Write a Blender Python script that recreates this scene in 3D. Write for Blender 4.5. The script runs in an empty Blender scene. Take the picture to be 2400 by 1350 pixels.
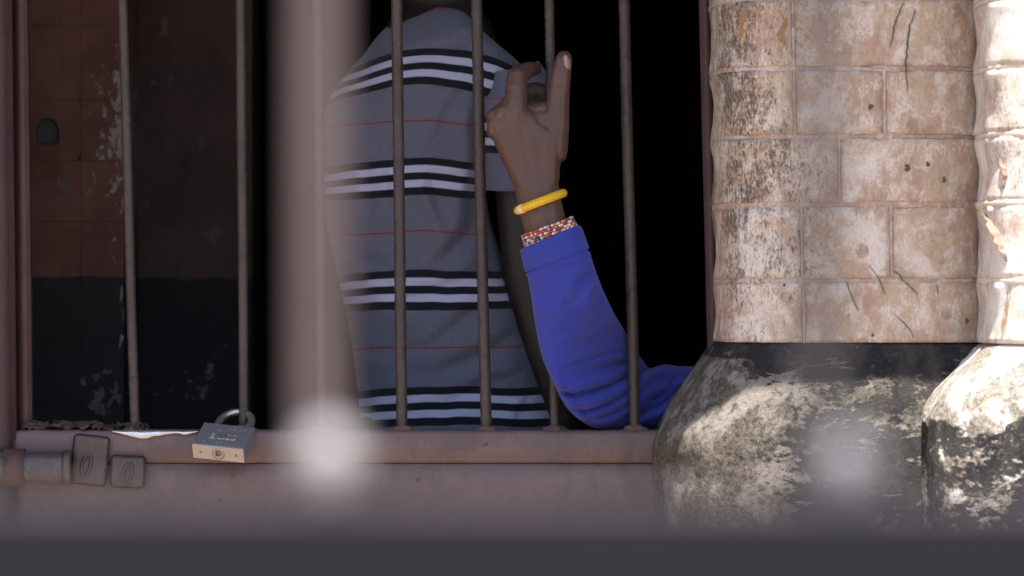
import bpy, bmesh, math, random
from mathutils import Vector, Matrix, noise as mnoise
R = math.radians
SC = bpy.context.scene
COL = SC.collection
random.seed(7)

# ------------------------------------------------------------------ camera, sky, sun, exposure
D, S, ZC = 6.0, 0.00055, 1.08           # distance to the gate, metres per photo pixel there, eye height
cam_d = bpy.data.cameras.new('camera'); cam = bpy.data.objects.new('camera', cam_d); COL.objects.link(cam)
cam.location = (0, -D, ZC); cam.rotation_euler = (R(90), 0, 0)
cam_d.sensor_width = 36; cam_d.lens = 36 * D / (2400 * S)
cam_d.clip_start = 0.05; cam_d.clip_end = 3000
cam_d.dof.use_dof = True; cam_d.dof.focus_distance = D - 0.06; cam_d.dof.aperture_fstop = 4.8
SC.camera = cam
SUN_EL, SUN_AZ = 70.0, 2.0              # degrees above the horizon; degrees to the right of the camera axis, behind it
w = bpy.data.worlds.new('World'); SC.world = w; w.use_nodes = True
nt = w.node_tree; bg = nt.nodes['Background']
sky = nt.nodes.new('ShaderNodeTexSky'); sky.sky_type = 'NISHITA'; sky.sun_disc = False
sky.sun_elevation = R(SUN_EL); sky.sun_rotation = R(180 - SUN_AZ)
sky.air_density = 1.0; sky.dust_density = 1.5; sky.ozone_density = 1.0
nt.links.new(sky.outputs[0], bg.inputs[0]); bg.inputs[1].default_value = 0.12
sd = bpy.data.lights.new('sun', 'SUN'); sun = bpy.data.objects.new('sun', sd); COL.objects.link(sun)
sd.energy = 5.0; sd.angle = R(0.5); sd.color = (1.0, 0.94, 0.86)
sun_dir = Vector((math.sin(R(SUN_AZ)) * math.cos(R(SUN_EL)), -math.cos(R(SUN_AZ)) * math.cos(R(SUN_EL)), math.sin(R(SUN_EL))))
sun.rotation_euler = sun_dir.to_track_quat('Z', 'Y').to_euler(); sun.location = (0, -3, 8)
vs = SC.view_settings; vs.view_transform = 'Standard'; vs.look = 'None'; vs.gamma = 1.0; vs.exposure = 1.5
vs.use_curve_mapping = False
SC.render.engine = 'CYCLES'; SC.cycles.use_denoising = True; SC.cycles.use_adaptive_sampling = True; SC.cycles.adaptive_threshold = 0.02; SC.cycles.max_bounces = 8
SC.cycles.caustics_reflective = False; SC.cycles.caustics_refractive = False; SC.cycles.sample_clamp_indirect = 4.0

# ------------------------------------------------------------------ helpers
def P(px, py, Y=0.0):
    """World point at depth Y (metres behind the gate plane) for a photo pixel."""
    k = S * (D + Y) / D
    return Vector(((px - 1200) * k, Y, ZC + (675 - py) * k))
def to_px(v):
    k = S * (D + v.y) / D
    return 1200 + v.x / k, 675 - (v.z - ZC) / k
def tag(o, label=None, cat=None, group=None, kind=None):
    for k, v in (('label', label), ('category', cat), ('group', group), ('kind', kind)):
        if v: o[k] = v
    return o
def empty(name, loc=(0, 0, 0), label=None, cat=None, group=None):
    o = bpy.data.objects.new(name, None); COL.objects.link(o); o.location = loc; o.empty_display_size = 0.05
    return tag(o, label, cat, group)
def wloc(o):
    v = Vector(o.location)
    while o.parent: o = o.parent; v += Vector(o.location)
    return v
def link(name, me, mat, parent=None, smooth=False):
    """World-coordinate mesh -> object (made local to its parent, whose transform is a pure translation)."""
    if mat is not None: me.materials.clear(); me.materials.append(mat)
    if smooth:
        me.polygons.foreach_set('use_smooth', [True] * len(me.polygons))
    o = bpy.data.objects.new(name, me); COL.objects.link(o)
    if parent is not None:
        o.parent = parent
        off = wloc(parent)
        if off.length > 0: me.transform(Matrix.Translation(-off))
    return o
def from_bm(name, bm, mat, parent=None, smooth=False, recalc=True):
    if recalc: bmesh.ops.recalc_face_normals(bm, faces=bm.faces)
    me = bpy.data.meshes.new(name); bm.to_mesh(me); bm.free()
    return link(name, me, mat, parent, smooth)
def bm_box(bm, lo, hi, bevel=0.0, seg=2, mtx=None):
    lo, hi = Vector(lo), Vector(hi)
    r = bmesh.ops.create_cube(bm, size=1.0); vv = r['verts']
    c = (lo + hi) / 2; d = hi - lo
    for v in vv: v.co = Vector((v.co.x * d.x, v.co.y * d.y, v.co.z * d.z)) + c
    if bevel > 0:
        es = list({e for v in vv for e in v.link_edges})
        rr = bmesh.ops.bevel(bm, geom=es, offset=bevel, segments=seg, affect='EDGES', profile=0.6)
        vv = list({v for f in rr['faces'] for v in f.verts} | {v for v in vv if v.is_valid})
    if mtx is not None:
        for v in vv: v.co = mtx @ v.co
    return vv
def box(name, lo, hi, mat, parent=None, bevel=0.003, seg=2):
    bm = bmesh.new(); bm_box(bm, lo, hi, bevel, seg); return from_bm(name, bm, mat, parent, smooth=False)
def grid_mesh(rows, closed_u=False, cap=False, uvs=None):
    """rows: list of lists of Vectors."""
    n = len(rows[0]); vs_ = [tuple(p) for r in rows for p in r]; fs = []; fuv = []
    for i in range(len(rows) - 1):
        for j in range(n if closed_u else n - 1):
            k = (j + 1) % n
            fs.append((i * n + j, i * n + k, (i + 1) * n + k, (i + 1) * n + j))
            if uvs:
                u0, u1 = j / n, (j + 1) / n
                fuv += [(u0, uvs[i]), (u1, uvs[i]), (u1, uvs[i + 1]), (u0, uvs[i + 1])]
    if cap:
        fs.append(tuple(range(n - 1, -1, -1))); fs.append(tuple((len(rows) - 1) * n + j for j in range(n)))
        if uvs: fuv += [(0, uvs[0])] * n + [(0, uvs[-1])] * n
    me = bpy.data.meshes.new('m'); me.from_pydata(vs_, [], fs); me.update()
    if uvs:
        ul = me.uv_layers.new(name='UVMap'); ul.data.foreach_set('uv', [c for p in fuv for c in p])
    return me
def tube_rows(pts, rad, seg=12, squash=None):
    rows = []; N = len(pts)
    up0 = Vector((0, -1, 0.013))
    for i, p in enumerate(pts):
        t = (pts[min(i + 1, N - 1)] - pts[max(i - 1, 0)]).normalized()
        a = up0 - t * up0.dot(t)
        if a.length < 1e-3: a = Vector((1, 0, 0)) - t * t.x
        a.normalize(); b = t.cross(a)
        r = rad[i] if isinstance(rad, (list, tuple)) else rad
        rows.append([p + (a * math.cos(2 * math.pi * j / seg) + b * math.sin(2 * math.pi * j / seg)) * r for j in range(seg)])
    return rows
def catmull(keys, n):
    """keys: list of equal-length tuples; n samples."""
    out = []; m = len(keys) - 1
    for q in range(n):
        t = q / (n - 1) * m; i = min(int(t), m - 1); f = t - i
        p0, p1, p2, p3 = keys[max(i - 1, 0)], keys[i], keys[i + 1], keys[min(i + 2, m)]
        out.append(tuple(0.5 * (2 * b + (c - a) * f + (2 * a - 5 * b + 4 * c - d) * f * f + (3 * b - a - 3 * c + d) * f ** 3)
                         for a, b, c, d in zip(p0, p1, p2, p3)))
    return out
ICO = bmesh.new(); bmesh.ops.create_icosphere(ICO, subdivisions=2, radius=1.0); ICO_V = [v.co.copy() for v in ICO.verts]; ICO.free()
def union_mesh(chains, voxel, smooth=6, factor=0.5):
    """Closed continuous skin over hulls between successive ellipsoids (centre, radii)."""
    bm = bmesh.new()
    for ch in chains:
        for (c0, r0), (c1, r1) in zip(ch, ch[1:] if len(ch) > 1 else ch):
            vs_ = []
            for c, r in ((c0, r0), (c1, r1)):
                r = (r, r, r) if isinstance(r, (int, float)) else r
                for q in ICO_V: vs_.append(bm.verts.new((c[0] + q.x * r[0], c[1] + q.y * r[1], c[2] + q.z * r[2])))
            res = bmesh.ops.convex_hull(bm, input=vs_)
            dead = {v for key in ('geom_interior', 'geom_unused') for v in res[key] if isinstance(v, bmesh.types.BMVert)}
            bmesh.ops.delete(bm, geom=list(dead), context='VERTS')
    bmesh.ops.recalc_face_normals(bm, faces=bm.faces)
    me = bpy.data.meshes.new('u'); bm.to_mesh(me); bm.free()
    o = bpy.data.objects.new('u', me); COL.objects.link(o)
    m = o.modifiers.new('r', 'REMESH'); m.mode = 'VOXEL'; m.voxel_size = voxel
    s = o.modifiers.new('s', 'SMOOTH'); s.iterations = smooth; s.factor = factor
    dg = bpy.context.evaluated_depsgraph_get(); dg.update()
    res = bpy.data.meshes.new_from_object(o.evaluated_get(dg))
    bpy.data.objects.remove(o); bpy.data.meshes.remove(me)
    return res
def join_meshes(meshes):
    bm = bmesh.new()
    for m in meshes: bm.from_mesh(m)
    me = bpy.data.meshes.new('j'); bm.to_mesh(me); bm.free(); return me
def fbm(p, o=3):
    a, s, v = 1.0, 0.0, Vector(p)
    for _ in range(o): s += a * mnoise.noise(v); v = v * 2.03; a *= 0.5
    return s

# ------------------------------------------------------------------ material kit
class Mt:
    def __init__(self, name, rough=0.8, metal=0.0, spec=0.5):
        self.m = bpy.data.materials.new(name); self.m.use_nodes = True
        self.t = self.m.node_tree; self.b = self.t.nodes['Principled BSDF']
        self.b.inputs['Roughness'].default_value = rough; self.b.inputs['Metallic'].default_value = metal
        self.b.inputs['Specular IOR Level'].default_value = spec
        self._pos = None
    def put(self, sock, v):
        if isinstance(v, bpy.types.NodeSocket): self.t.links.new(v, sock)
        elif isinstance(v, (tuple, list)) and len(v) == 3 and sock.type == 'RGBA': sock.default_value = (*v, 1)
        else: sock.default_value = v
    def pos(self):
        if self._pos is None: self._pos = self.t.nodes.new('ShaderNodeNewGeometry').outputs['Position']
        return self._pos
    def xyz(self, v=None):
        n = self.t.nodes.new('ShaderNodeSeparateXYZ'); self.put(n.inputs[0], v or self.pos()); return n.outputs
    def scaled(self, sc, off=(0, 0, 0), v=None):
        n = self.t.nodes.new('ShaderNodeMapping'); self.put(n.inputs[0], v or self.pos())
        n.inputs['Scale'].default_value = sc; n.inputs['Location'].default_value = off; return n.outputs[0]
    def noise(self, scale, detail=4, rough=0.55, vec=None, dist=0.0):
        n = self.t.nodes.new('ShaderNodeTexNoise'); self.put(n.inputs['Vector'], vec or self.pos())
        n.inputs['Scale'].default_value = scale; n.inputs['Detail'].default_value = detail
        n.inputs['Roughness'].default_value = rough; n.inputs['Distortion'].default_value = dist; return n.outputs['Fac']
    def vor(self, scale, feature='F1', vec=None, out='Distance', rnd=1.0):
        n = self.t.nodes.new('ShaderNodeTexVoronoi'); n.feature = feature; self.put(n.inputs['Vector'], vec or self.pos())
        n.inputs['Scale'].default_value = scale; n.inputs['Randomness'].default_value = rnd; return n.outputs[out]
    def math(self, op, a, b=0.0, clamp=False):
        n = self.t.nodes.new('ShaderNodeMath'); n.operation = op; n.use_clamp = clamp
        self.put(n.inputs[0], a); self.put(n.inputs[1], b); return n.outputs[0]
    def step(self, v, a, b, lo=0.0, hi=1.0):
        n = self.t.nodes.new('ShaderNodeMapRange'); n.interpolation_type = 'SMOOTHSTEP'
        self.put(n.inputs[0], v); n.inputs[1].default_value = a; n.inputs[2].default_value = b
        n.inputs[3].default_value = lo; n.inputs[4].default_value = hi; return n.outputs[0]
    def mix(self, f, a, b, mode='MIX'):
        n = self.t.nodes.new('ShaderNodeMix'); n.data_type = 'RGBA'; n.blend_type = mode
        self.put(n.inputs[0], f); self.put(n.inputs[6], a); self.put(n.inputs[7], b); return n.outputs[2]
    def ramp(self, f, stops, interp='LINEAR'):
        n = self.t.nodes.new('ShaderNodeValToRGB'); n.color_ramp.interpolation = interp; el = n.color_ramp.elements
        while len(el) < len(stops): el.new(0.5)
        for e, (p, c) in zip(el, stops): e.position = p; e.color = (*c, 1)
        self.put(n.inputs[0], f); return n.outputs[0]
    def uv(self): return self.t.nodes.new('ShaderNodeTexCoord').outputs['UV']
    def attr(self, name):
        n = self.t.nodes.new('ShaderNodeAttribute'); n.attribute_name = name; return n.outputs['Fac']
    def bump(self, h, strength=0.5, dist=0.002):
        n = self.t.nodes.new('ShaderNodeBump'); n.inputs['Strength'].default_value = strength; n.inputs['Distance'].default_value = dist
        self.put(n.inputs['Height'], h); self.t.links.new(n.outputs[0], self.b.inputs['Normal'])
    def color(self, c): self.put(self.b.inputs['Base Color'], c); return self
    def rough(self, r): self.put(self.b.inputs['Roughness'], r); return self
def simple(name, c, rough=0.7, metal=0.0, var=0.25, scale=30, bump=0.3, spec=0.5, bdist=0.001):
    k = Mt(name, rough, metal, spec); n = k.noise(scale, 6, 0.6)
    k.color(k.mix(n, tuple(x * (1 - var) for x in c), tuple(x * (1 + var) for x in c))); k.bump(k.noise(scale * 4, 4), bump, bdist); return k.m

X = lambda px, Y=0.0: P(px, 0, Y).x
Z = lambda py, Y=0.0: P(0, py, Y).z

def stone_mat(name, x_dirty, x_clean, tan, pale, pink, dark, amount, seed):
    k = Mt(name, 0.85, 0, 0.25)
    ps = k.scaled((1, 1, 1), (seed, seed * 0.7, seed * 1.3)); x, y, z = k.xyz()
    st = k.scaled((1.5, 1.5, 0.55), (seed, 0, seed))
    big = k.noise(7, 5, 0.6, ps)
    c = k.mix(k.step(k.noise(16, 6, 0.62, ps, 0.6), 0.42, 0.62), tan, pink)
    c = k.mix(k.step(k.noise(11, 7, 0.66, k.scaled((1, 1, 0.8), (seed + 4, 2, 9)), 0.4), 0.50, 0.60), c, pale)
    c = k.mix(k.math('MULTIPLY', k.step(k.noise(42, 6, 0.7, st), 0.5, 0.68), 0.6), c, pale)
    c = k.mix(k.step(k.noise(60, 4, 0.6, k.scaled((2, 2, 0.5), (seed, 5, 3))), 0.62, 0.74), c, tuple(v * 0.72 for v in tan))
    # round pinkish scabs left by old paint
    sc = k.vor(26, 'F1', k.scaled((1, 1, 0.9), (seed, 1, 2))); c = k.mix(k.math('MULTIPLY', k.step(sc, 0.26, 0.18), k.step(big, 0.5, 0.62)), c, tuple(v * 0.8 for v in pink))
    # lichen and soot grain, mostly on one flank of the shaft
    side = k.step(x, x_dirty, x_clean, 1.0, 0.12)
    dm = k.math('ADD', k.math('MULTIPLY', side, amount), k.math('MULTIPLY', k.step(big, 0.35, 0.7), 0.30))
    g1 = k.noise(150, 5, 0.75, k.scaled((1.6, 1.6, 0.75), (0, seed, 0)))
    g2 = k.noise(340, 3, 0.7, k.scaled((1.4, 1.4, 0.6), (seed, 0, 1)))
    g = k.math('ADD', k.math('MULTIPLY', g1, 0.65), k.math('MULTIPLY', g2, 0.35))
    gm = k.math('MULTIPLY', k.math('SUBTRACT', dm, k.math('MULTIPLY', k.math('SUBTRACT', g, 0.28), 2.1)), 4.5, True)
    gm = k.math('MULTIPLY', gm, k.step(dm, 0.1, 0.5, 0.25, 1.0))
    c = k.mix(k.math('MULTIPLY', gm, 0.88), c, dark)
    fl = k.math('MULTIPLY', k.step(k.noise(210, 3, 0.7, k.scaled((1.6, 1.6, 0.6), (3, seed, 8))), 0.56, 0.66), side)
    c = k.mix(k.math('MULTIPLY', fl, 0.75), c, tuple(min(1, v * 1.05) for v in pale))
    oc = k.math('MULTIPLY', k.step(k.noise(20, 5, 0.6, k.scaled((1.6, 1.6, 0.5), (seed, 7, 7))), 0.64, 0.70), side)
    c = k.mix(k.math('MULTIPLY', oc, 0.8), c, (0.36, 0.19, 0.07))
    fg = k.noise(260, 6, 0.8, k.scaled((1.3, 1.3, 0.8), (seed, 6, 2))); mg = k.noise(34, 8, 0.75, k.scaled((1.2, 1.2, 0.9), (seed, 8, 2)))
    c = k.mix(k.step(fg, 0.36, 0.56, 0.30, 0.0), c, tuple(v * 0.42 for v in tan))
    c = k.mix(k.math('MULTIPLY', k.step(mg, 0.50, 0.60), k.step(fg, 0.40, 0.56, 0.2, 0.9)), c, pale)
    c = k.mix(k.math('MULTIPLY', k.step(mg, 0.47, 0.36), 0.35), c, tuple(v * 0.62 for v in pink))
    k.color(c)
    h = k.math('ADD', k.math('MULTIPLY', g, 1.0), k.math('MULTIPLY', k.noise(40, 5, 0.6, st), 1.5))
    h = k.math('SUBTRACT', h, k.math('MULTIPLY', fg, -0.8))
    k.bump(h, 0.9, 0.0028)
    return k.m
TAN, PALE, PINK, DARK = (0.55, 0.415, 0.30), (0.71, 0.635, 0.57), (0.49, 0.335, 0.255), (0.066, 0.057, 0.051)
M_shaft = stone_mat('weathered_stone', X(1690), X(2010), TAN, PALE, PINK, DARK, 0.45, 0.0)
M_shaft2 = stone_mat('sunlit_stone', X(3300), X(3600), (0.72, 0.65, 0.57), (0.83, 0.80, 0.76), (0.60, 0.47, 0.40), (0.14, 0.115, 0.10), 0.20, 5.3)  # paler copy for the sunlit pillar, sun brightness partly put into its colour
def mortar_mat(name, c0, c1):
    k = Mt(name, 0.9, 0, 0.2); c = k.mix(k.noise(40, 5, 0.6), c0, c1)
    c = k.mix(k.math('MULTIPLY', k.step(k.noise(120, 4, 0.7), 0.56, 0.7), 0.6), c, (0.12, 0.10, 0.09)); k.color(c)
    k.bump(k.noise(160, 4, 0.6), 0.6, 0.0015); return k.m
M_mortar = stone_mat('mortar', X(1690), X(1900), (0.47, 0.335, 0.25), (0.62, 0.52, 0.46), (0.43, 0.29, 0.225), DARK, 0.26, 2.7)
M_mortar2 = mortar_mat('pale_mortar', (0.56, 0.44, 0.36), (0.72, 0.64, 0.56))  # paler mortar to go with it, sun brightness in the colour

def base_mat(name, xl, xr, z_top, z_lo, paint_bias, seed, bare, pale):
    """Old black paint flaking from a plinth; bare sandy stone where it has gone; shoulder shade painted in too."""
    k = Mt(name, 0.8, 0, 0.25); x, y, z = k.xyz()
    ps = k.scaled((1, 1, 1), (seed, 2, seed)); flat = k.scaled((1, 1, 2.2), (seed, 0, seed)); up = k.scaled((1.8, 1.8, 0.8), (seed, 4, 1))
    g = k.math('ADD', k.math('MULTIPLY', k.noise(150, 6, 0.8, ps), 0.6), k.math('MULTIPLY', k.noise(400, 4, 0.75, up), 0.4))
    c = k.mix(k.step(g, 0.40, 0.60), tuple(v * 0.22 for v in bare), bare)
    c = k.mix(k.math('MULTIPLY', k.step(k.noise(17, 8, 0.72, ps, 0.3), 0.47, 0.58), k.step(g, 0.36, 0.52, 0.15, 1.0)), c, pale)
    c = k.mix(k.math('MULTIPLY', k.step(k.noise(6, 5, 0.6, ps), 0.5, 0.64), 0.5), c, k.mix(1.0, c, (0.55, 0.52, 0.5), 'MULTIPLY'))
    side = k.step(x, xl, xr)
    big = k.noise(9, 9, 0.70, flat, 0.7); fine = k.noise(70, 8, 0.78, flat, 0.4)
    m = k.math('ADD', k.math('MULTIPLY', side, 0.50), k.math('MULTIPLY', k.math('SUBTRACT', big, 0.5), 2.3))
    m = k.math('ADD', m, k.math('MULTIPLY', k.math('SUBTRACT', fine, 0.5), 1.5)); m = k.math('ADD', m, paint_bias)
    if seed < 3:
        m = k.math('ADD', m, k.math('MULTIPLY', k.step(z, z_top - 0.050, z_top - 0.022, 0.0, 0.30), k.step(x, xl - .02, xl + .05, 0.55, 1.0)))  # extra black on the shoulder: real paint plus painted-in shade
        m = k.math('SUBTRACT', m, k.math('MULTIPLY', k.step(k.noise(15, 6, 0.6, k.scaled((1, 1, 3.6), (3, 3, 8)), 0.8), 0.56, 0.62, 0.0, 1.1), k.step(z, z_top - .10, z_top - .05, 0.25, 1.0)))
        m = k.math('ADD', m, k.step(z, z_top - 0.014, z_top - 0.006, 0.0, 0.9))
        m = k.math('ADD', m, k.math('MULTIPLY', k.step(z, Z(1120, -.25), Z(960, -.25), 0.10, 0.0), side))
    else:
        m = k.math('SUBTRACT', m, k.step(k.math('ADD', z, k.math('MULTIPLY', k.math('SUBTRACT', k.noise(20, 6, .7), .5), .06)), z_lo, z_top, 0, 0.95))
    p = k.step(m, 0.40, 0.47)
    worn = k.math('MULTIPLY', k.step(k.math('ADD', g, k.math('MULTIPLY', k.math('SUBTRACT', k.noise(22, 4, .65, up), .5), .35)), 0.53, 0.66), 0.65)
    blk = k.mix(k.math('MULTIPLY', k.step(k.noise(12, 7, .7, up), .40, .62), .6), (0.013, 0.013, 0.0145), (0.062, 0.057, 0.052)); blk = k.mix(worn, blk, tuple(v * 0.75 for v in bare))
    c = k.mix(p, c, blk)
    k.color(c); k.rough(k.step(p, 0, 1, 0.9, 0.75))
    h = k.math('ADD', k.math('MULTIPLY', g, 1.3), k.math('MULTIPLY', p, 0.45)); h = k.math('ADD', h, k.math('MULTIPLY', k.noise(34, 7, 0.68, ps), 1.6))
    k.bump(h, 1.0, 0.0030); return k.m
M_base = base_mat('flaking_black_paint_shaded', X(1640), X(1930), Z(812), Z(1000), -0.02, 1.0, (0.145, 0.124, 0.102), (0.225, 0.200, 0.175))
M_base2 = base_mat('flaking_black_paint_sunlit', X(1500), X(1700), Z(930), Z(985), 0.06, 4.0, (0.46, 0.41, 0.34), (0.80, 0.76, 0.71))  # lit copy of the foot, sun brightness put into the bare stone

def painted_iron(name, c, rust=(0.10, 0.055, 0.04), worn=0.5, rough=0.55):
    k = Mt(name, rough, 0, 0.45); n = k.noise(26, 6, 0.65, k.scaled((1, 1, 0.5)))
    cc = k.mix(k.step(n, 0.45, 0.62), c, tuple(v * 0.75 for v in c)); cc = k.mix(k.math('MULTIPLY', k.step(k.noise(70, 5, 0.7), 0.56 - 0.1 * worn, 0.66), worn), cc, rust)
    cc = k.mix(k.math('MULTIPLY', k.step(k.noise(230, 3, 0.7), 0.62, 0.7), 0.4), cc, tuple(min(1, v * 2.2) for v in c))
    cc = k.mix(k.math('MULTIPLY', k.step(k.noise(7, 6, 0.68, k.scaled((1, 1, 1.6), (4, 0, 1))), 0.42, 0.66), 0.45), cc, tuple(v * 0.62 + .004 for v in (c[0] * .9, c[1] * 1.05, c[2] * 1.12)))
    chip = k.step(k.math('ADD', k.noise(48, 7, 0.75, k.scaled((1, 1, 1.2), (2, 2, 6))), k.math('MULTIPLY', k.noise(9, 2), .25)), 0.775, 0.79); cc = k.mix(k.math('MULTIPLY', chip, 0.8), cc, (0.03, 0.022, 0.02))
    k.color(cc); k.bump(k.math('SUBTRACT', k.math('ADD', k.noise(120, 5, 0.65), n), k.math('MULTIPLY', chip, .8)), 0.5, 0.0012); return k.m
M_rail = painted_iron('faded_oxide_paint', (0.125, 0.080, 0.076), (0.085, 0.058, 0.054), 0.5, 0.6)
M_bar = painted_iron('rusty_iron', (0.050, 0.035, 0.029), (0.024, 0.014, 0.012), 0.9, 0.5)
M_red = painted_iron('dark_red_paint', (0.044, 0.014, 0.015), (0.034, 0.019, 0.018), 0.5, 0.4)
M_stile = painted_iron('brown_red_paint', (0.066, 0.028, 0.027), (0.045, 0.026, 0.024), 0.6, 0.6)
M_rust = simple('flaking_rust', (0.060, 0.036, 0.029), 0.8, 0, 0.6, 60, 0.8, 0.3, 0.002)
M_weld = simple('weld_bead', (0.11, 0.062, 0.05), 0.6, 0, 0.5, 120, 0.8, 0.5, 0.002)
M_steel = simple('worn_steel', (0.55, 0.55, 0.58), 0.28, 0.85, 0.3, 60, 0.3)
M_pipe = painted_iron('worn_grey_bolt', (0.058, 0.046, 0.046), (0.15, 0.145, 0.15), 0.5, 0.4)
M_brownplate = painted_iron('brown_hasp_paint', (0.056, 0.036, 0.033), (0.085, 0.062, 0.058), 0.5, 0.4)

# ------------------------------------------------------------------ setting: ground, building, roof
def ground_mat():
    k = Mt('dusty_ground', 0.95, 0, 0.2); n = k.noise(1.2, 8, 0.6); c = k.mix(k.step(n, 0.35, 0.65), (0.24, 0.17, 0.125), (0.34, 0.26, 0.20))
    c = k.mix(k.step(k.noise(35, 5, 0.7), 0.55, 0.7), c, (0.16, 0.12, 0.10)); k.color(c); k.bump(k.noise(60, 6, 0.6), 0.6, 0.01); return k.m
bm = bmesh.new(); bmesh.ops.create_grid(bm, x_segments=8, y_segments=8, size=600)
tag(from_bm('ground', bm, ground_mat(), recalc=False), kind='structure')

def plaster(name, c0, c1, peel, x_edge=None, dado=None, dado_c=(0.012, 0.011, 0.012), amt=0.6, seed=0):
    k = Mt(name, 0.85, 0, 0.25); x, y, z = k.xyz(); ps = k.scaled((1, 1, 1), (seed, seed, 0))
    c = k.mix(k.step(k.noise(9, 6, 0.6, ps), 0.38, 0.62), c0, c1)
    c = k.mix(k.math('MULTIPLY', k.step(k.noise(40, 5, 0.7, k.scaled((1.5, 1.5, 0.4), (seed, 0, 0))), 0.55, 0.7), 0.5), c, tuple(v * 0.45 for v in c0))
    if x_edge is not None:
        pm = k.math('SUBTRACT', k.math('ADD', k.noise(95, 6, 0.72, k.scaled((1.3, 1.3, 0.7))), k.step(x, x_edge - 0.075, x_edge, 0.0, 0.16)), k.step(z, Z(560, .45), Z(420, .45), 0.12, 0.0))
        pm = k.math('SUBTRACT', pm, k.step(z, Z(220, .45), Z(60, .45), 0.0, 0.14))
        c = k.mix(k.math('MULTIPLY', k.step(pm, 0.66, 0.70), 0.9), c, peel)
    else:
        c = k.mix(k.math('MULTIPLY', k.step(k.noise(32, 6, 0.65, k.scaled((1.6, 1.6, 0.35), (seed, 4, 2))), 0.66, 0.74), 0.55), c, peel)
    if dado is not None:
        zz = k.math('ADD', z, k.math('MULTIPLY', k.math('SUBTRACT', k.noise(30, 3), 0.5), 0.012))
        d = k.step(zz, dado + 0.002, dado - 0.002)
        dc = k.mix(k.math('MULTIPLY', k.step(k.noise(13, 6, 0.65, k.scaled((1, 1, 1), (seed + 3, 1, 5))), 0.66, 0.70), 0.8), dado_c, (0.14, 0.12, 0.11))
        c = k.mix(d, c, dc)
    k.color(c); k.bump(k.noise(70, 6, 0.65), 0.5, 0.003); return k.m
DADO = Z(650, 0.45)
M_pier = plaster('oxide_red_plaster', (0.060, 0.026, 0.021), (0.090, 0.043, 0.033), (0.17, 0.155, 0.145), X(290, .45), DADO, seed=2)
M_wallb = plaster('dark_brown_plaster', (0.036, 0.023, 0.020), (0.056, 0.034, 0.029), (0.15, 0.135, 0.13), None, Z(652, .6), seed=6)  # darker, browner plaster than the pier
M_void = simple('void_black_plaster', (0.015, 0.014, 0.016), 0.95, 0, 0.5, 6, 0.4, 0.2, 0.004)  # near-black colour stands for the darkness of the unlit room
M_out = plaster('ochre_render', (0.42, 0.30, 0.21), (0.50, 0.38, 0.28), (0.62, 0.56, 0.5), None, 0.55, (0.03, 0.03, 0.03), seed=9)
M_conc = simple('grey_concrete', (0.30, 0.28, 0.26), 0.9, 0, 0.25, 9, 0.5, 0.2, 0.004)

# outside wall round the opening, an unseen overhang shaped to shade it, and the dark room behind
bld = empty('gaol_building', (0, 0.1, 0), 'old rendered building with a dark room behind the barred gate', 'building')
XL, XR, ZT = X(-70, 0.05), X(1690, 0.05), 1.95
box('wall', (-3.4, 0.04, 0), (XL, 0.34, 2.9), M_out, bld, 0.004)
box('wall', (XR, 0.04, 0), (3.2, 0.14, 2.9), M_out, bld, 0.004)
box('lintel', (XL, 0.042, ZT), (XR, 0.338, 2.898), M_conc, bld, 0.004)
cy2_ = -0.20
SLOPE = 1 / math.tan(R(SUN_EL))
RZ = 2.02; RY = -0.2535 - (RZ - Z(886, -0.26)) * SLOPE
box('shade_overhang', (-3.4, RY, RZ), (X(2292, cy2_ - .12) + 0.020, 0.038, RZ + 0.12), M_conc, bld, 0.006)  # unseen overhang, edges set to shade gate and left shaft, not right pillar
box('interior_wall', (2.05, 0.36, 0), (2.15, 3.4, 2.6), M_void, bld, 0)
box('interior_wall', (-1.6, 3.4, 0), (2.15, 3.5, 2.6), M_void, bld, 0)
box('interior_wall', (-1.7, 0.36, 0), (-1.6, 3.5, 2.6), M_void, bld, 0)
box('interior_ceiling', (-1.7, 0.342, 2.6), (2.15, 3.5, 2.7), M_void, bld, 0)
box('interior_floor', (-1.7, 0.05, 0.0), (2.15, 3.5, 0.012), M_void, bld, 0)
box('interior_partition', (X(303, .72), 0.72, 0.012), (X(592, .72), 0.9, 2.6), M_wallb, bld, 0.006)

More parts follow.
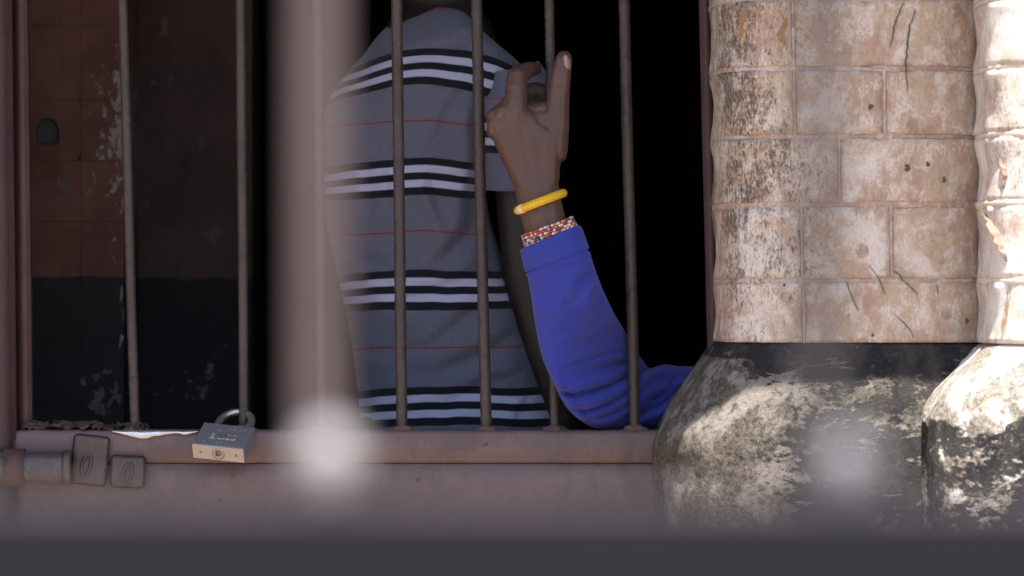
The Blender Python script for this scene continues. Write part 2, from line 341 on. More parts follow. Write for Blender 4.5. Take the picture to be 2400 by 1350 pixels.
# plastered pier with faint block courses and an arched socket hole
pier = empty('plastered_pier', (X(150, .45), 0.6, 0), 'rust red plastered pier with black dado and peeling corner behind left bars', 'wall')
box('core', (-1.3, 0.462, 0.013), (X(288, .45), 0.9, 2.59), M_pier, pier, 0.002)
hole_c = P(112, 308, .45)
def block_face(name, x0, x1, z0, z1, yf, yb, hole=None):
    if hole is None:
        bm = bmesh.new(); bm_box(bm, (x0, yf, z0), (x1, yb, z1), 0.0005, 1); return from_bm(name, bm, M_pier, pier)
    cx, cz, hw, hh = hole; n = 40; inner = []; outer = []
    for i in range(n):
        a = 2 * math.pi * i / n + 0.001; ca, sa = math.cos(a), math.sin(a)
        e = 2.2 if sa > 0 else 6
        r = (abs(ca) ** e + abs(sa) ** e) ** (-1 / e); j = 1 + 0.05 * mnoise.noise((ca * 3, sa * 3, 2))
        inner.append((cx + hw * ca * r * j, cz + hh * sa * r * j))
        tx = ((x1 - cx) / ca if ca > 0 else (x0 - cx) / ca) if abs(ca) > 1e-6 else 1e9
        tz = ((z1 - cz) / sa if sa > 0 else (z0 - cz) / sa) if abs(sa) > 1e-6 else 1e9
        t = min(tx, tz); outer.append((cx + ca * t, cz + sa * t))
    rows = [[Vector((a, yb, b)) for a, b in outer], [Vector((a, yf, b)) for a, b in outer], [Vector((a, yf, b)) for a, b in inner],
            [Vector((cx + (a - cx) * .94, yf + 0.004, cz + (b - cz) * .94)) for a, b in inner], [Vector((cx + (a - cx) * .9, yb - .001, cz + (b - cz) * .9)) for a, b in inner]]
    return link(name, grid_mesh(rows, True), M_pier, pier)
xs = [X(-60, .45), X(189, .45), X(290, .45)]; zz = [-260, -110, 60, 235, 376, 520, 652, 800, 945, 1090, 1240]
for i in range(len(zz) - 1):
    for j in range(2):
        g = 0.0001; x0, x1, z0, z1 = xs[j] + g, xs[j + 1] - (g if j == 0 else 0), Z(zz[i + 1], .45) + g, Z(zz[i], .45) - g
        yf = 0.4500 + 0.0002 * random.random()
        if i == 3 and j == 0: block_face('block', x0, x1, z0, z1, yf, 0.4615, (hole_c.x, hole_c.z, 27 * S * 1.07, 31 * S * 1.07))
        else: block_face('block', x0, x1, z0, z1, yf, 0.4615)
# dark plug painted in for the shade deep in the socket
bm = bmesh.new(); bm_box(bm, (hole_c.x - .02, 0.4612, hole_c.z - .02), (hole_c.x + .02, 0.4618, hole_c.z + .02), 0)
from_bm('socket_shade', bm, simple('socket_shade_black', (0.010, 0.010, 0.012), 0.5, 0.3, 0.5, 200, 0.6), pier)
# loose flakes of plaster and lime near the corner and on the dado
M_flake = simple('lime_flake', (0.17, 0.155, 0.148), 0.9, 0, 0.5, 120, 0.6, 0.2)
M_flake2 = simple('dull_flake', (0.070, 0.058, 0.052), 0.9, 0, 0.6, 120, 0.6, 0.2)
rnd = random.Random(3)
def flake(c, r, asp, mat):
    bm = bmesh.new(); n = 30; vs_ = []; k0 = rnd.random() * 50
    for i in range(n):
        a = 2 * math.pi * i / n; q = r * (0.62 + 1.0 * mnoise.noise((math.cos(a) * 1.7 + k0, math.sin(a) * 1.7, k0)) + 0.35 * mnoise.noise((math.cos(a) * 5 + k0, math.sin(a) * 5, k0)) + 0.18 * rnd.random())
        vs_.append(bm.verts.new((c.x + q * math.cos(a), c.y - 0.0012, c.z + q * asp * math.sin(a))))
    f = bm.faces.new(vs_); ex = bmesh.ops.extrude_face_region(bm, geom=[f])
    for v in ex['geom']:
        if isinstance(v, bmesh.types.BMVert): v.co.y += 0.0018
    return from_bm('plaster_flake', bm, mat, pier)
for px, py, r, asp, m in [(272, 182, 11, 2.0, 0), (279, 235, 7, 2.2, 0), (262, 330, 10, 1.3, 0), (280, 345, 8, 2.2, 0), (240, 345, 8, 1, 0), (278, 420, 9, 1.4, 0), (240, 370, 7, 1, 0),
                          (268, 562, 7, 0.9, 0), (225, 245, 6, 1, 1), (245, 222, 7, 1, 1), (202, 158, 5, 1, 1), (150, 455, 24, 1.2, 1), (285, 690, 4, 5, 0), (288, 740, 4, 5, 1), (284, 800, 5, 3.6, 0),
                          (196, 895, 13, 1, 1), (225, 885, 14, .6, 1), (252, 872, 12, .6, 1), (232, 945, 22, 1.3, 1), (270, 925, 22, 1.6, 1), (245, 965, 12, 1, 1)]:
    flake(P(px, py, 0.4495), r * S * 1.05, asp, (M_flake, M_flake2)[m])
for px, py, r, asp in [(385, 70, 8, 4), (360, 195, 6, 1.6), (400, 190, 5, 3), (470, 340, 5, 4), (385, 425, 4, 1.4), (345, 478, 5, 2.5), (495, 545, 22, 1.1), (350, 612, 4, 3), (365, 925, 9, .6), (400, 915, 6, .6), (437, 928, 6, .8), (437, 872, 4, 1)]:
    flake(P(px, py, 0.7195), r * S * 1.1, asp, M_flake2).parent = bld
for o in list(bld.children):
    if o.name.startswith('plaster_flake'): o.data.transform(Matrix.Translation(wloc(pier) - wloc(bld)))

# ------------------------------------------------------------------ the two stone pillars
def pillar(name, label, cx, cy, a, b, courses, joints, prof, mats, lean=0.0, seed=0, z_top=2.019):
    """courses: photo rows of bed joints top to bottom; joints: per course photo columns of upright joints; prof: (photo row, outset m)."""
    m_st, m_mo, m_ba = mats; n_ = 4.2; yf = cy - b
    root = empty(name, (cx, cy, 0), label, 'pillar', 'stone pillars beside the gate')
    def ring(th, off):
        A, B = a + off, b + off * (0.6 if off > 0 else 1); c, s = math.cos(th), math.sin(th)
        r = (abs(c / A) ** n_ + abs(s / B) ** n_) ** (-1 / n_); return cx + r * c, cy + r * s
    def pt(th, off, z):
        x, y = ring(th, off); return Vector((x + lean * (ZC - z), y, z))
    def th_of(px):
        x = X(px, yf); lo, hi = math.pi * 1.02, math.pi * 1.98
        for _ in range(40):
            m = (lo + hi) / 2
            if ring(m, 0)[0] < x: lo = m
            else: hi = m
        return lo
    zz = [Z(c, yf) for c in courses]
    core_rows = []
    for z in (zz[-1] - 0.01, z_top):
        core_rows.append([pt(2 * math.pi * j / 72, -0.009, z) for j in range(72)])
    link('core', grid_mesh(core_rows, True, True), m_mo, root, True)
    TL, TR = math.pi * 0.80, math.pi * 2.20
    for i in range(len(zz) - 1):
        z1, z0 = zz[i], zz[i + 1]; edges = [TL] + [th_of(p) for p in joints[i]] + [TR]
        for j in range(len(edges) - 1):
            t0, t1 = edges[j] + 0.012, edges[j + 1] - 0.012; nu = max(8, int((t1 - t0) / 0.045)); nv = 12; rows = []
            out = 0.0009 * mnoise.noise((i * 3.1, j * 5.7, seed))
            for q in range(-1, nv + 2):
                v = min(max(q, 0), nv) / nv; z = z0 + 0.0028 + (z1 - z0 - 0.0056) * v; row = []
                for p in range(-1, nu + 2):
                    u = min(max(p, 0), nu) / nu; th = t0 + (t1 - t0) * u
                    ev = min(v, 1 - v); eu = min(u, 1 - u) * (t1 - t0) / 0.25
                    fl_ = abs(math.cos(th)) ** 3; off = out - (0.0005 + 0.0038 * fl_) * math.sin(math.pi * v) - 0.0005 * (1 - min(1, ev * 12)) - 0.0005 * (1 - min(1, eu * 8))
                    x, y = ring(th, 0); off += 0.0022 * fbm((x * 22, y * 22, z * 26 + seed), 3) + 0.0028 * mnoise.noise((x * 5, y * 5, z * 9 + seed))
                    if q < 0 or q > nv or p < 0 or p > nu: off = -0.0095
                    row.append(pt(th, off, z + 0.0007 * mnoise.noise((th * 9, i * 3, seed))))
                rows.append(row)
            link('block', grid_mesh(rows), m_st, root, True)
        for th in edges[1:-1]:                                        # upright joints, pointed slightly proud
            rows = []
            for q in range(14):
                z = z0 + 0.002 + (z1 - z0 - 0.004) * q / 13; dt = 0.002 * mnoise.noise((q * .5, th * 7, i))
                rows.append([pt(th + dt + k_ * 0.0065, o_ + 0.0010 * mnoise.noise((q * .9, k_, th * 5)), z) for k_, o_ in ((-2.2, -.009), (-1.7, -.002), (-.7, -.0004), (.7, -.0004), (1.7, -.002), (2.2, -.009))])
            link('mortar_joint', grid_mesh(rows), m_mo, root, True)
    for i, z in enumerate(zz[:-1]):                                    # bed joints
        rows = []
        for q in range(81):
            th = TL + (TR - TL) * q / 80; wz = 0.0010 * mnoise.noise((th * 4, i * 2.2, seed)); wd = 1 + 0.35 * mnoise.noise((th * 6, i * 3.3, seed + 4))
            rows.append([pt(th, o_ + 0.0016 * mnoise.noise((th * 7, i * 5.3, 2)) + 0.0006 * mnoise.noise((th * 25, i, dz * 900)), z + wz + dz * wd) for dz, o_ in ((-.0050, -.009), (-.0040, -.0014), (-.0018, -.0004), (.0018, -.0004), (.0040, -.0014), (.0050, -.009))])
        link('mortar_bed', grid_mesh(rows), m_mo, root, True)
    # bell-shaped foot and plinth courses down to the ground
    keys = [(Z(py, yf), o) for py, o in prof]
    ks = catmull(keys, 60); rows = []
    for z, o in ks:
        rows.append([pt(th, o + 0.006 * fbm((math.cos(th) * 4.5, math.sin(th) * 4.5 + seed, z * 16), 4) * min(1, o / 0.02 + .15), z) for th in [2 * math.pi * j / 150 for j in range(150)]])
    link('bell_foot', grid_mesh(rows, True, True), m_ba, root, True)
    z1 = keys[-1][0] + 0.0025; o = keys[-1][1]; i = 0
    while z1 > 0.02:
        z0 = max(0.0, z1 - 0.16); i += 1
        if z0 < 0.05: z0 = 0.0
        ed = [2 * math.pi * (j / 6 + (0.08 if i % 2 else 0.0)) for j in range(7)]
        for j in range(6):
            rows = []
            for q in range(-1, 10):
                v = min(max(q, 0), 8) / 8; row = []
                for p in range(-1, 22):
                    u = min(max(p, 0), 20) / 20; th = ed[j] + 0.006 + (ed[j + 1] - ed[j] - 0.012) * u
                    off = o + 0.003 * fbm((math.cos(th) * 4, math.sin(th) * 4, v * 2 + i + seed), 2) - 0.0006 * (1 - min(1, 10 * min(v, 1 - v)))
                    if q < 0 or q > 8 or p < 0 or p > 20: off = o - 0.008
                    row.append(pt(th, off, z0 + (z1 - 0.003 - z0) * v))
                rows.append(row)
            link('plinth_block', grid_mesh(rows), m_ba, root, True)
        z1 = z0
    return root
cy1, b1 = -0.03, 0.20
xl, xr_ = X(1682, cy1 - .12), X(2330, cy1 - .12)
PROF = [(804, -0.004), (816, 0.003), (832, 0.009), (850, 0.015), (870, 0.0245), (893, 0.034), (935, 0.0485), (975, 0.0605), (1010, 0.071), (1050, 0.077), (1100, 0.078), (1163, 0.077), (1260, 0.077), (1400, 0.077)]
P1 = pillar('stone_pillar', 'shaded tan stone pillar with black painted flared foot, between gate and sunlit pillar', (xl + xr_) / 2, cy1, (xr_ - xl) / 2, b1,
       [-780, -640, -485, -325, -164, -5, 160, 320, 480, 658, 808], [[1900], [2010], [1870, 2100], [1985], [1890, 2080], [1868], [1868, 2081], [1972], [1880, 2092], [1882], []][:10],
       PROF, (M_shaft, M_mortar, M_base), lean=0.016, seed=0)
cy2, b2 = -0.20, 0.22
xl2 = X(2306, cy2 - .10); a2 = 0.19
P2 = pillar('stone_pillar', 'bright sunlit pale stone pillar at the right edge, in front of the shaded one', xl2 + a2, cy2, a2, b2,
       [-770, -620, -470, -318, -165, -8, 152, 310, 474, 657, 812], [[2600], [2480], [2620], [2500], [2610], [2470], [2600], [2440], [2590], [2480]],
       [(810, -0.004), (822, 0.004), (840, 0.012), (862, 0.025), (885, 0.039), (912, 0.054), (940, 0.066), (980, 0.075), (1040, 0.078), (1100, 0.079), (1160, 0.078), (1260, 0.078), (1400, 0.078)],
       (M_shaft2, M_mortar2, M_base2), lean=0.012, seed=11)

def mark(root, name, pts, w0, w1, cy, b, a, cx, mat, jit=3.0, seed=0):
    """Thin crack or gouge following the face of a shaft (photo pixels on its front)."""
    rnd_ = random.Random(seed); path = []
    for (x0, y0), (x1, y1) in zip(pts, pts[1:]):
        n = max(2, int(math.hypot(x1 - x0, y1 - y0) / 9))
        for q in range(n): path.append((x0 + (x1 - x0) * q / n + rnd_.uniform(-jit, jit), y0 + (y1 - y0) * q / n + rnd_.uniform(-jit, jit)))
    path.append(pts[-1]); rows = []; N = len(path)
    for i, (x, y) in enumerate(path):
        wx = X(x, cy - b) - cx; yy = cy - b * (1 - min(.999, abs(wx / a)) ** 4.2) ** (1 / 4.2); f = math.sin(math.pi * (i + .4) / (N - .2)) ** .6; h = (w0 + (w1 - w0) * i / N) * f * (0.6 + 0.8 * rnd_.random()) * S / 2
        c = P(x, y, cy - b); c.y = yy; rows.append([c + Vector((-h - .0002, .001, 0)), c + Vector((-h, -.0016, 0)), c + Vector((h, -.0016, 0)), c + Vector((h + .0002, .001, 0))])
    return link(name, grid_mesh(rows, True, True), mat, root)
M_crack = simple('crack_dark', (0.11, 0.088, 0.072), 0.95, 0, 0.5, 200, 0.3, 0.1)
M_gouge = simple('pink_gouge', (0.36, 0.23, 0.18), 0.95, 0, 0.35, 160, 0.8, 0.1, 0.003)
M_ochre = simple('ochre_rust_stain', (0.33, 0.20, 0.09), 0.95, 0, 0.4, 160, 0.8, 0.1, 0.003)
a1 = (xr_ - xl) / 2; c1 = (xl + xr_) / 2; PA = (cy1, b1, a1, c1)
for q, (pts, w0, w1) in enumerate([([(2118, 5), (2098, 50), (2086, 110)], 4, 3), ([(2146, 20), (2130, 70), (2124, 140), (2126, 215)], 5, 3), ([(2035, 618), (2060, 655), (2075, 690)], 3, 2), ([(2098, 634), (2128, 668), (2150, 690)], 5, 3),
                                   ([(1985, 660), (1998, 700), (2012, 728)], 2, 3), ([(2100, 740), (2124, 760), (2140, 790)], 5, 3), ([(2195, 665), (2200, 690)], 3, 3), ([(2022, 158), (2070, 161)], 4, 3)]):
    mark(P1, 'crack', pts, w0 * .6, w1 * .6, *PA, M_crack, 2.0, q)
for q, (x, y, r) in enumerate([(2126, 393, 17), (2174, 385, 11), (2213, 421, 13), (2268, 752, 13), (2040, 250, 13), (1838, 668, 8), (2044, 785, 8)]):
    mark(P1, 'pit_shade', [(x, y - r * .5), (x + 2, y), (x, y + r * .5)], r * .75, r * .7, *PA, M_crack, 1.0, 40 + q)  # raised dark patches painted for the shade inside small holes
mark(P1, 'stain', [(1752, 15), (1745, 60), (1738, 100)], 22, 16, *PA, M_ochre, 4, 61); mark(P1, 'stain', [(1838, 45), (1832, 80), (1838, 110)], 16, 10, *PA, M_ochre, 5, 62)
PB = (cy2, b2, a2, xl2 + a2)
mark(P2, 'gouge', [(2330, 497), (2352, 545), (2366, 605)], 34, 14, *PB, M_gouge, 2, 70); mark(P2, 'gouge', [(2358, 370), (2368, 410), (2362, 440)], 18, 12, *PB, M_gouge, 2, 71); mark(P2, 'pit_shade', [(2365, 592), (2369, 612)], 9, 8, *PB, M_crack, 1, 72)

# ------------------------------------------------------------------ the barred gate
gate = empty('barred_gate', (X(850), 0, 0), 'rusty red brown iron gate with upright round bars and solid lower panel', 'gate')
def strip(name, x0t, x0b, x1t, x1b, y0, y1, z0, z1, mat, bev=0.003):
    """Flat upright member; photo columns given at photo rows 0 and 1005."""
    bm = bmesh.new(); vs_ = bm_box(bm, (0, y0, 0), (1, y1, 1), 0)
    def ex(t, b, z): py = 675 - (z - ZC) / S; return X(t + (b - t) * py / 1005)
    for v in bm.verts:
        z = z0 + (z1 - z0) * v.co.z; v.co.x = ex(x0t, x0b, z) if v.co.x < .5 else ex(x1t, x1b, z); v.co.z = z
    bmesh.ops.subdivide_edges(bm, edges=[e for e in bm.edges if abs(e.verts[0].co.z - e.verts[1].co.z) > .3], cuts=40)
    if bev: bmesh.ops.bevel(bm, geom=[e for e in bm.edges if len(e.link_faces) == 2 and e.calc_face_angle(0) > .6], offset=bev, segments=2, affect='EDGES')
    for v in bm.verts:
        v.co.x += 0.0006 * mnoise.noise((v.co.x * 9, v.co.y * 20, v.co.z * 16)); v.co.y += 0.0008 * mnoise.noise((v.co.x * 9 + 7, v.co.y * 20, v.co.z * 11))
    return from_bm(name, bm, mat, gate, True)
ZR = Z(1008)
strip('frame_post', -66, -58, 30, 41, -0.028, 0.036, 0.02, 1.945, M_red, 0.007)
strip('stile', 31, 42, 62, 74, 0.000, 0.034, 0.09, 1.90, M_stile, 0.003)
strip('stile', 1639, 1664, 1669, 1694, 0.000, 0.030, 0.09, 1.90, M_stile, 0.003)
BARS = [(288, 316), (563, 572), (744, 754), (930, 942), (1117, 1139), (1287, 1301), (1462, 1488)]
def bar_pt(i, py): t, b = BARS[i]; return P(t + (b - t) * py / 1005, py, 0.004)
for i in range(len(BARS)):
    N = 340; pts = []; rad = []
    for q in range(N + 1):
        py = -800 + (1012 + 800) * q / N; p = bar_pt(i, py)
        p.x += 0.0011 * mnoise.noise((i * 7.7, p.z * 3, 0)); p.y += 0.0012 * mnoise.noise((i * 7.7, p.z * 3, 9))
        pts.append(p); rad.append((0.0074 if i in (3, 4, 6) else 0.0063) * (1 + 0.05 * mnoise.noise((i * 3, p.z * 60, 0)) + (0.05 * math.sin(p.z * 520 + i) if i in (0, 4, 5, 6) and py < 300 else 0.035 * math.sin(p.z * 520))))
    bar_o = link('bar', grid_mesh(tube_rows(pts, rad, 14), True, True), M_bar, gate, True)
    c = bar_pt(i, 1004)                                               # lumpy weld at its foot
    bm = bmesh.new(); bmesh.ops.create_icosphere(bm, subdivisions=3, radius=1)
    for v in bm.verts:
        f = 1 + 0.30 * mnoise.noise(v.co * 2.3 + Vector((i * 4, 0, 0))) + 0.15 * mnoise.noise(v.co * 6 + Vector((i, 0, 0)))
        v.co = Vector((c.x + v.co.x * .0165 * f * (1.2 - .45 * max(0, v.co.z)), c.y + v.co.y * .013 * f, ZR - 0.001 + v.co.z * (.0085 if v.co.z > 0 else .003) * f))
    from_bm('weld', bm, M_weld, bar_o, True)
# rail with uneven upper edge, and the sheet panel under it
def rail():
    rows = []; n = 90
    for q in range(n + 1):
        px = 34 + (1690 - 34) * q / n; x = X(px); w_ = 0.0012 * mnoise.noise((x * 9, 0, 0)); rusted = 0.003 * max(0, mnoise.noise((x * 40, 3, 0))) if px < 360 else 0
        zt = ZR + 0.0006 * mnoise.noise((x * 22, 5, 0)) + rusted; zb = Z(1084)
        prof = [(0.042, zb), (0.042, zt - .004), (0.038, zt), (-0.013, zt), (-0.018, zt - .0015), (-0.0205, zt - 0.006), (-0.0215 + w_, (zt + zb) / 2), (-0.0205, zb + .004), (-0.018, zb)]
        rows.append([Vector((x, y, z)) for y, z in prof])
    return link('rail', grid_mesh(rows, True, True), M_rail, gate, True)
rail()
def panel():
    rows = []
    for q in range(61):
        x = X(40 + (1690 - 40) * q / 60); row = [Vector((x, 0.02, 0.10))]
        for r in range(31):
            z = 0.10 + (Z(1086) - 0.10) * r / 30; row.append(Vector((x, -0.0165 + 0.0025 * mnoise.noise((x * 3, z * 3, 2)) + 0.0015 * mnoise.noise((x * 14, z * 14, 1)), z)))
        row.append(Vector((x, 0.02, Z(1086)))); rows.append(row)
    link('lower_panel', grid_mesh(rows, True, True), M_rail, gate, True)
panel()
box('bottom_rail', (X(42), -0.02, 0.04), (X(1690), 0.03, 0.0995), M_rail, gate, 0.003)
box('top_rail', (X(42), -0.018, 1.90), (X(1690), 0.034, 1.945), M_rail, gate, 0.003)
# rust scale lifting off the rail at the left
rnd = random.Random(11)
for k_ in range(60):
    px = 62 + 290 * rnd.random(); L = (8 + 34 * rnd.random()) * S; py = 1006 - 9 * rnd.random() - (6 if px < 240 else 0) * rnd.random()
    bm = bmesh.new(); c = P(px, py, -0.012 + 0.03 * rnd.random()); n = 10; top = []
    for q in range(n):
        aa = 2 * math.pi * q / n; rr = 0.6 + 0.6 * rnd.random(); top.append(bm.verts.new(c + Vector((L * .5 * rr * math.cos(aa), 0.008 * rr * math.sin(aa), 0.004 * rnd.random() + 0.003 * math.sin(aa + k_)))))
    f = bm.faces.new(top); ex = bmesh.ops.extrude_face_region(bm, geom=[f])
    for v in ex['geom']:
        if isinstance(v, bmesh.types.BMVert): v.co.z -= 0.001 + 0.003 * rnd.random()
    from_bm('rust_flake', bm, M_rust, gate)
# paint worn to metal; bent lip added to catch a sky reflection
rows = []
for q in range(41):
    t = q / 40; px = 262 + 205 * t; e = math.sin(math.pi * t) ** 0.6; hgt = (4 + 13 * math.exp(-((px - 330) / 45) ** 2) + 7 * math.exp(-((px - 440) / 14) ** 2) + 3 * mnoise.noise((px * .06, 1, 1))) * e * S
    p = P(px, 1010 + 1.5 * mnoise.noise((px * .05, 0, 0)), -0.019)
    rows.append([p + Vector((0, 0.006, 0.0012)), p + Vector((0, 0, 0.0012)), p + Vector((0, -0.0035, -hgt * .35)), p + Vector((0, -0.0045, -hgt - .0008)), p + Vector((0, 0.002, -hgt - .001))])
link('worn_lip', grid_mesh(rows, True, True), M_steel, gate, True)
# sliding bolt: pipe, strap, guide plates with oval lugs
py_c = 1096; rp = 0.021
def cyl_x(name, px0, px1, py, Y, r, mat, seg=28, parent=gate):
    pts = [P(px0 + (px1 - px0) * q / 12, py, Y) for q in range(13)]
    return link(name, grid_mesh(tube_rows(pts, r, seg), True, True), mat, parent, True)
rod = cyl_x('bolt_rod', -80, 158, py_c, -0.042, rp, M_pipe)
cyl_x('bolt_collar', 152, 166, py_c, -0.042, rp + .0018, M_pipe, parent=rod)
rows = []                                                            # strap bent over the rod
for q in range(20):
    a_ = R(-75 + 235 * q / 19); c = P(0, py_c, -0.042)
    rr = rp + 0.0035; y, z = c.y - rr * math.cos(a_), c.z + rr * math.sin(a_)
    rows.append([Vector((X(22 if z < c.z else 18), y, z)), Vector((X(67), y, z)), Vector((X(67), c.y - (rp + .0004) * math.cos(a_), c.z + (rp + .0004) * math.sin(a_))), Vector((X(20), c.y - (rp + .0004) * math.cos(a_), c.z + (rp + .0004) * math.sin(a_)))])
link('bolt_strap', grid_mesh(rows, True, True), M_stile, gate, True)
def guide(px0, px1, py0, py1, tilt, lug):
    bm = bmesh.new(); bm_box(bm, (X(px0), -0.030, Z(py1)), (X(px1), -0.0205, Z(py0)), 0.0075, 3)
    mt = Matrix.Translation(P((px0 + px1) / 2, (py0 + py1) / 2, -.03)) @ Matrix.Rotation(R(tilt), 4, 'Y') @ Matrix.Translation(-P((px0 + px1) / 2, (py0 + py1) / 2, -.03))
    bm.transform(mt); g_ = from_bm('guide_plate', bm, M_brownplate, gate)
    pts = []; c = P(*lug, -0.031)
    for q in range(29):
        a_ = 2 * math.pi * q / 28; pts.append(c + Vector((0.0055 * math.cos(a_) + 0.003 * math.sin(a_), 0, 0.0135 * math.sin(a_))))
    link('link_lug', grid_mesh(tube_rows(pts, 0.0022, 10), True), M_brownplate, g_, True)
guide(172, 258, 1018, 1136, 6, (202, 1090)); guide(262, 345, 1066, 1142, 2, (298, 1112))

# ------------------------------------------------------------------ padlock hanging from the second bar
M_brass = simple('dull_brass', (0.36, 0.32, 0.27), 0.5, 0.3, 0.12, 90, 0.3)
M_lock = simple('grey_lock_face', (0.20, 0.20, 0.225), 0.4, 0.5, 0.15, 120, 0.3)
M_shack = simple('steel_shackle', (0.40, 0.37, 0.33), 0.28, 0.85, 0.3, 40, 0.3)
M_dark = simple('keyhole_dark', (0.05, 0.05, 0.055), 0.4, 0.5, 0.4, 200, 0.3)
ax = Vector((-0.24, -0.80, -0.50)).normalized()                       # shackle end -> key end
wd = Vector((1, 0, 0.05)); wd = (wd - ax * wd.dot(ax)).normalized(); nm = wd.cross(ax).normalized()
if nm.z < 0: nm = -nm
o0 = P(540, 1011, -0.030); L_, W_, T_ = 0.052, 0.069, 0.021
lock = empty('padlock', o0 + ax * L_ * .5, 'grey and brass padlock locked round the second bar above the rail', 'padlock')
def LP(u, v, n): return o0 + wd * u + ax * v + nm * n
def lock_box(name, lo, hi, mat, bev, parent=lock):
    bm = bmesh.new(); bm_box(bm, lo, hi, bev, 3)
    for v in bm.verts: v.co = LP(*v.co)
    return from_bm(name, bm, mat, parent)
lock_box('body', (-W_ / 2, 0, -T_ / 2), (W_ / 2, L_ - 0.0005, T_ / 2), M_lock, 0.0022)
key_end = lock_box('key_end', (-W_ / 2 + .0004, L_ - .0009, -T_ / 2 + .0004), (W_ / 2 - .0004, L_ + 0.0009, T_ / 2 - .0004), M_brass, 0.0006)
def disc(name, u, n, r, h, mat):
    rows = [[LP(u + rr * math.cos(2 * math.pi * j / 24), L_ + hh, n + rr * math.sin(2 * math.pi * j / 24)) for j in range(24)] for rr, hh in ((r, 0.0002), (r, h), (r * .72, h), (r * .62, h * .6), (r * .3, h * .6), (r * .25, h))]
    link(name, grid_mesh(rows, True, True), mat, key_end, True)
disc('key_cylinder', 0.0005, 0, 0.0082, 0.0016, simple('worn_cylinder', (0.30, 0.29, 0.28), 0.35, 0.7, 0.3, 300, 0.4))
disc('keyhole', 0.0, 0, 0.0034, 0.0020, M_dark)
for u in (-0.023, 0.024): disc('rivet', u, 0, 0.0016, 0.0012, M_dark)
sh = []; ru = 0.021
for q in range(9): sh.append(LP(-ru, 0.006 - 0.022 * q / 8 - .004, 0))
for q in range(1, 16): a_ = math.pi * q / 16; sh.append(LP(-ru * math.cos(a_), -0.020 - 0.026 * math.sin(a_), 0))
for q in range(9): sh.append(LP(ru, -0.020 + 0.022 * q / 8 + .004, 0))
link('shackle', grid_mesh(tube_rows(sh, 0.0048, 14), True, True), M_shack, lock, True)
def text_mesh(body, size, depth):
    cu = bpy.data.curves.new('t', 'FONT'); cu.body = body; cu.size = size; cu.extrude = depth; cu.align_x = 'CENTER'; cu.align_y = 'CENTER'; cu.bevel_depth = depth * .4
    ob = bpy.data.objects.new('t', cu); COL.objects.link(ob); dg = bpy.context.evaluated_depsgraph_get(); dg.update()
    me = bpy.data.meshes.new_from_object(ob.evaluated_get(dg)); bpy.data.objects.remove(ob); bpy.data.curves.remove(cu); return me
def emboss(body, size, v):
    me = text_mesh(body, size, 0.0008)
    for q in me.vertices: q.co = LP(q.co.x, v - q.co.y, T_ / 2 + q.co.z + 0.0002)
    me.flip_normals() if wd.cross(ax).dot(nm) > 0 else None
    link('embossed_lettering', me, M_steel, lock)
emboss('BLISS', 0.0165, 0.030)
rnd = random.Random(5)
for row_v, n_, s_ in ((0.012, 7, .0055), (0.044, 8, .0055)):           # worn, unreadable raised strokes above and below
    bm = bmesh.new()
    for q in range(n_):
        u = (q - (n_ - 1) / 2) * 0.0062 + (.004 if row_v < .02 else 0)
        for t in range(2):
            a0, a1 = u - .0018 + .002 * rnd.random(), row_v - s_ * .5 + s_ * rnd.random()
            bm_box(bm, (a0, a1, T_ / 2), (a0 + .0008 + .0022 * (t == 0), a1 + .0008 + .003 * (t == 1), T_ / 2 + .0006), 0)
    for v in bm.verts: v.co = LP(*v.co)
    from_bm('worn_raised_marks', bm, M_steel, lock)

# ------------------------------------------------------------------ people
def skin_mat(name, c, palm, rough=0.5):
    k = Mt(name, rough, 0, 0.4); n = k.noise(45, 5, 0.6)
    cc = k.mix(n, tuple(v * 0.82 for v in c), tuple(v * 1.18 for v in c))
    cc = k.mix(k.attr('palm'), cc, palm); cc = k.mix(k.math('MULTIPLY', k.attr('ashy'), k.step(k.noise(150, 5, .7), .40, .66)), cc, tuple(min(1, v * 1.5 + .03) for v in c))
    cc = k.mix(k.math('MULTIPLY', k.attr('ink'), 0.95), cc, (0.03, 0.04, 0.045)); cc = k.mix(k.math('MULTIPLY', k.attr('crease'), 0.7), cc, tuple(v * .3 for v in c))
    k.color(cc); k.b.inputs['Subsurface Weight'].default_value = 0.06; k.b.inputs['Subsurface Radius'].default_value = (0.004, 0.0015, 0.001)
    k.bump(k.math('ADD', k.noise(520, 4, 0.7), k.math('MULTIPLY', k.noise(110, 4, .6), 1.2)), 0.4, 0.0009); return k.m
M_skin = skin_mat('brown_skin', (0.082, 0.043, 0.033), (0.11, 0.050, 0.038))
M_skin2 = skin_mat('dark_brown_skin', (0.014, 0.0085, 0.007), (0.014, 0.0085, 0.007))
M_hair = simple('black_hair', (0.012, 0.011, 0.011), 0.9, 0, 0.4, 200, 1.0, 0.2, 0.004)
M_trouser = simple('charcoal_trousers', (0.03, 0.03, 0.035), 0.9, 0, 0.3, 40, 0.5)
def E(px, py, Y, rpx, ry=None):
    """Ellipsoid node given by photo column/row, depth and radius in pixels (ry: depth radius in metres)."""
    r = rpx * S; return (P(px, py, Y), (r, ry if ry else r, r))
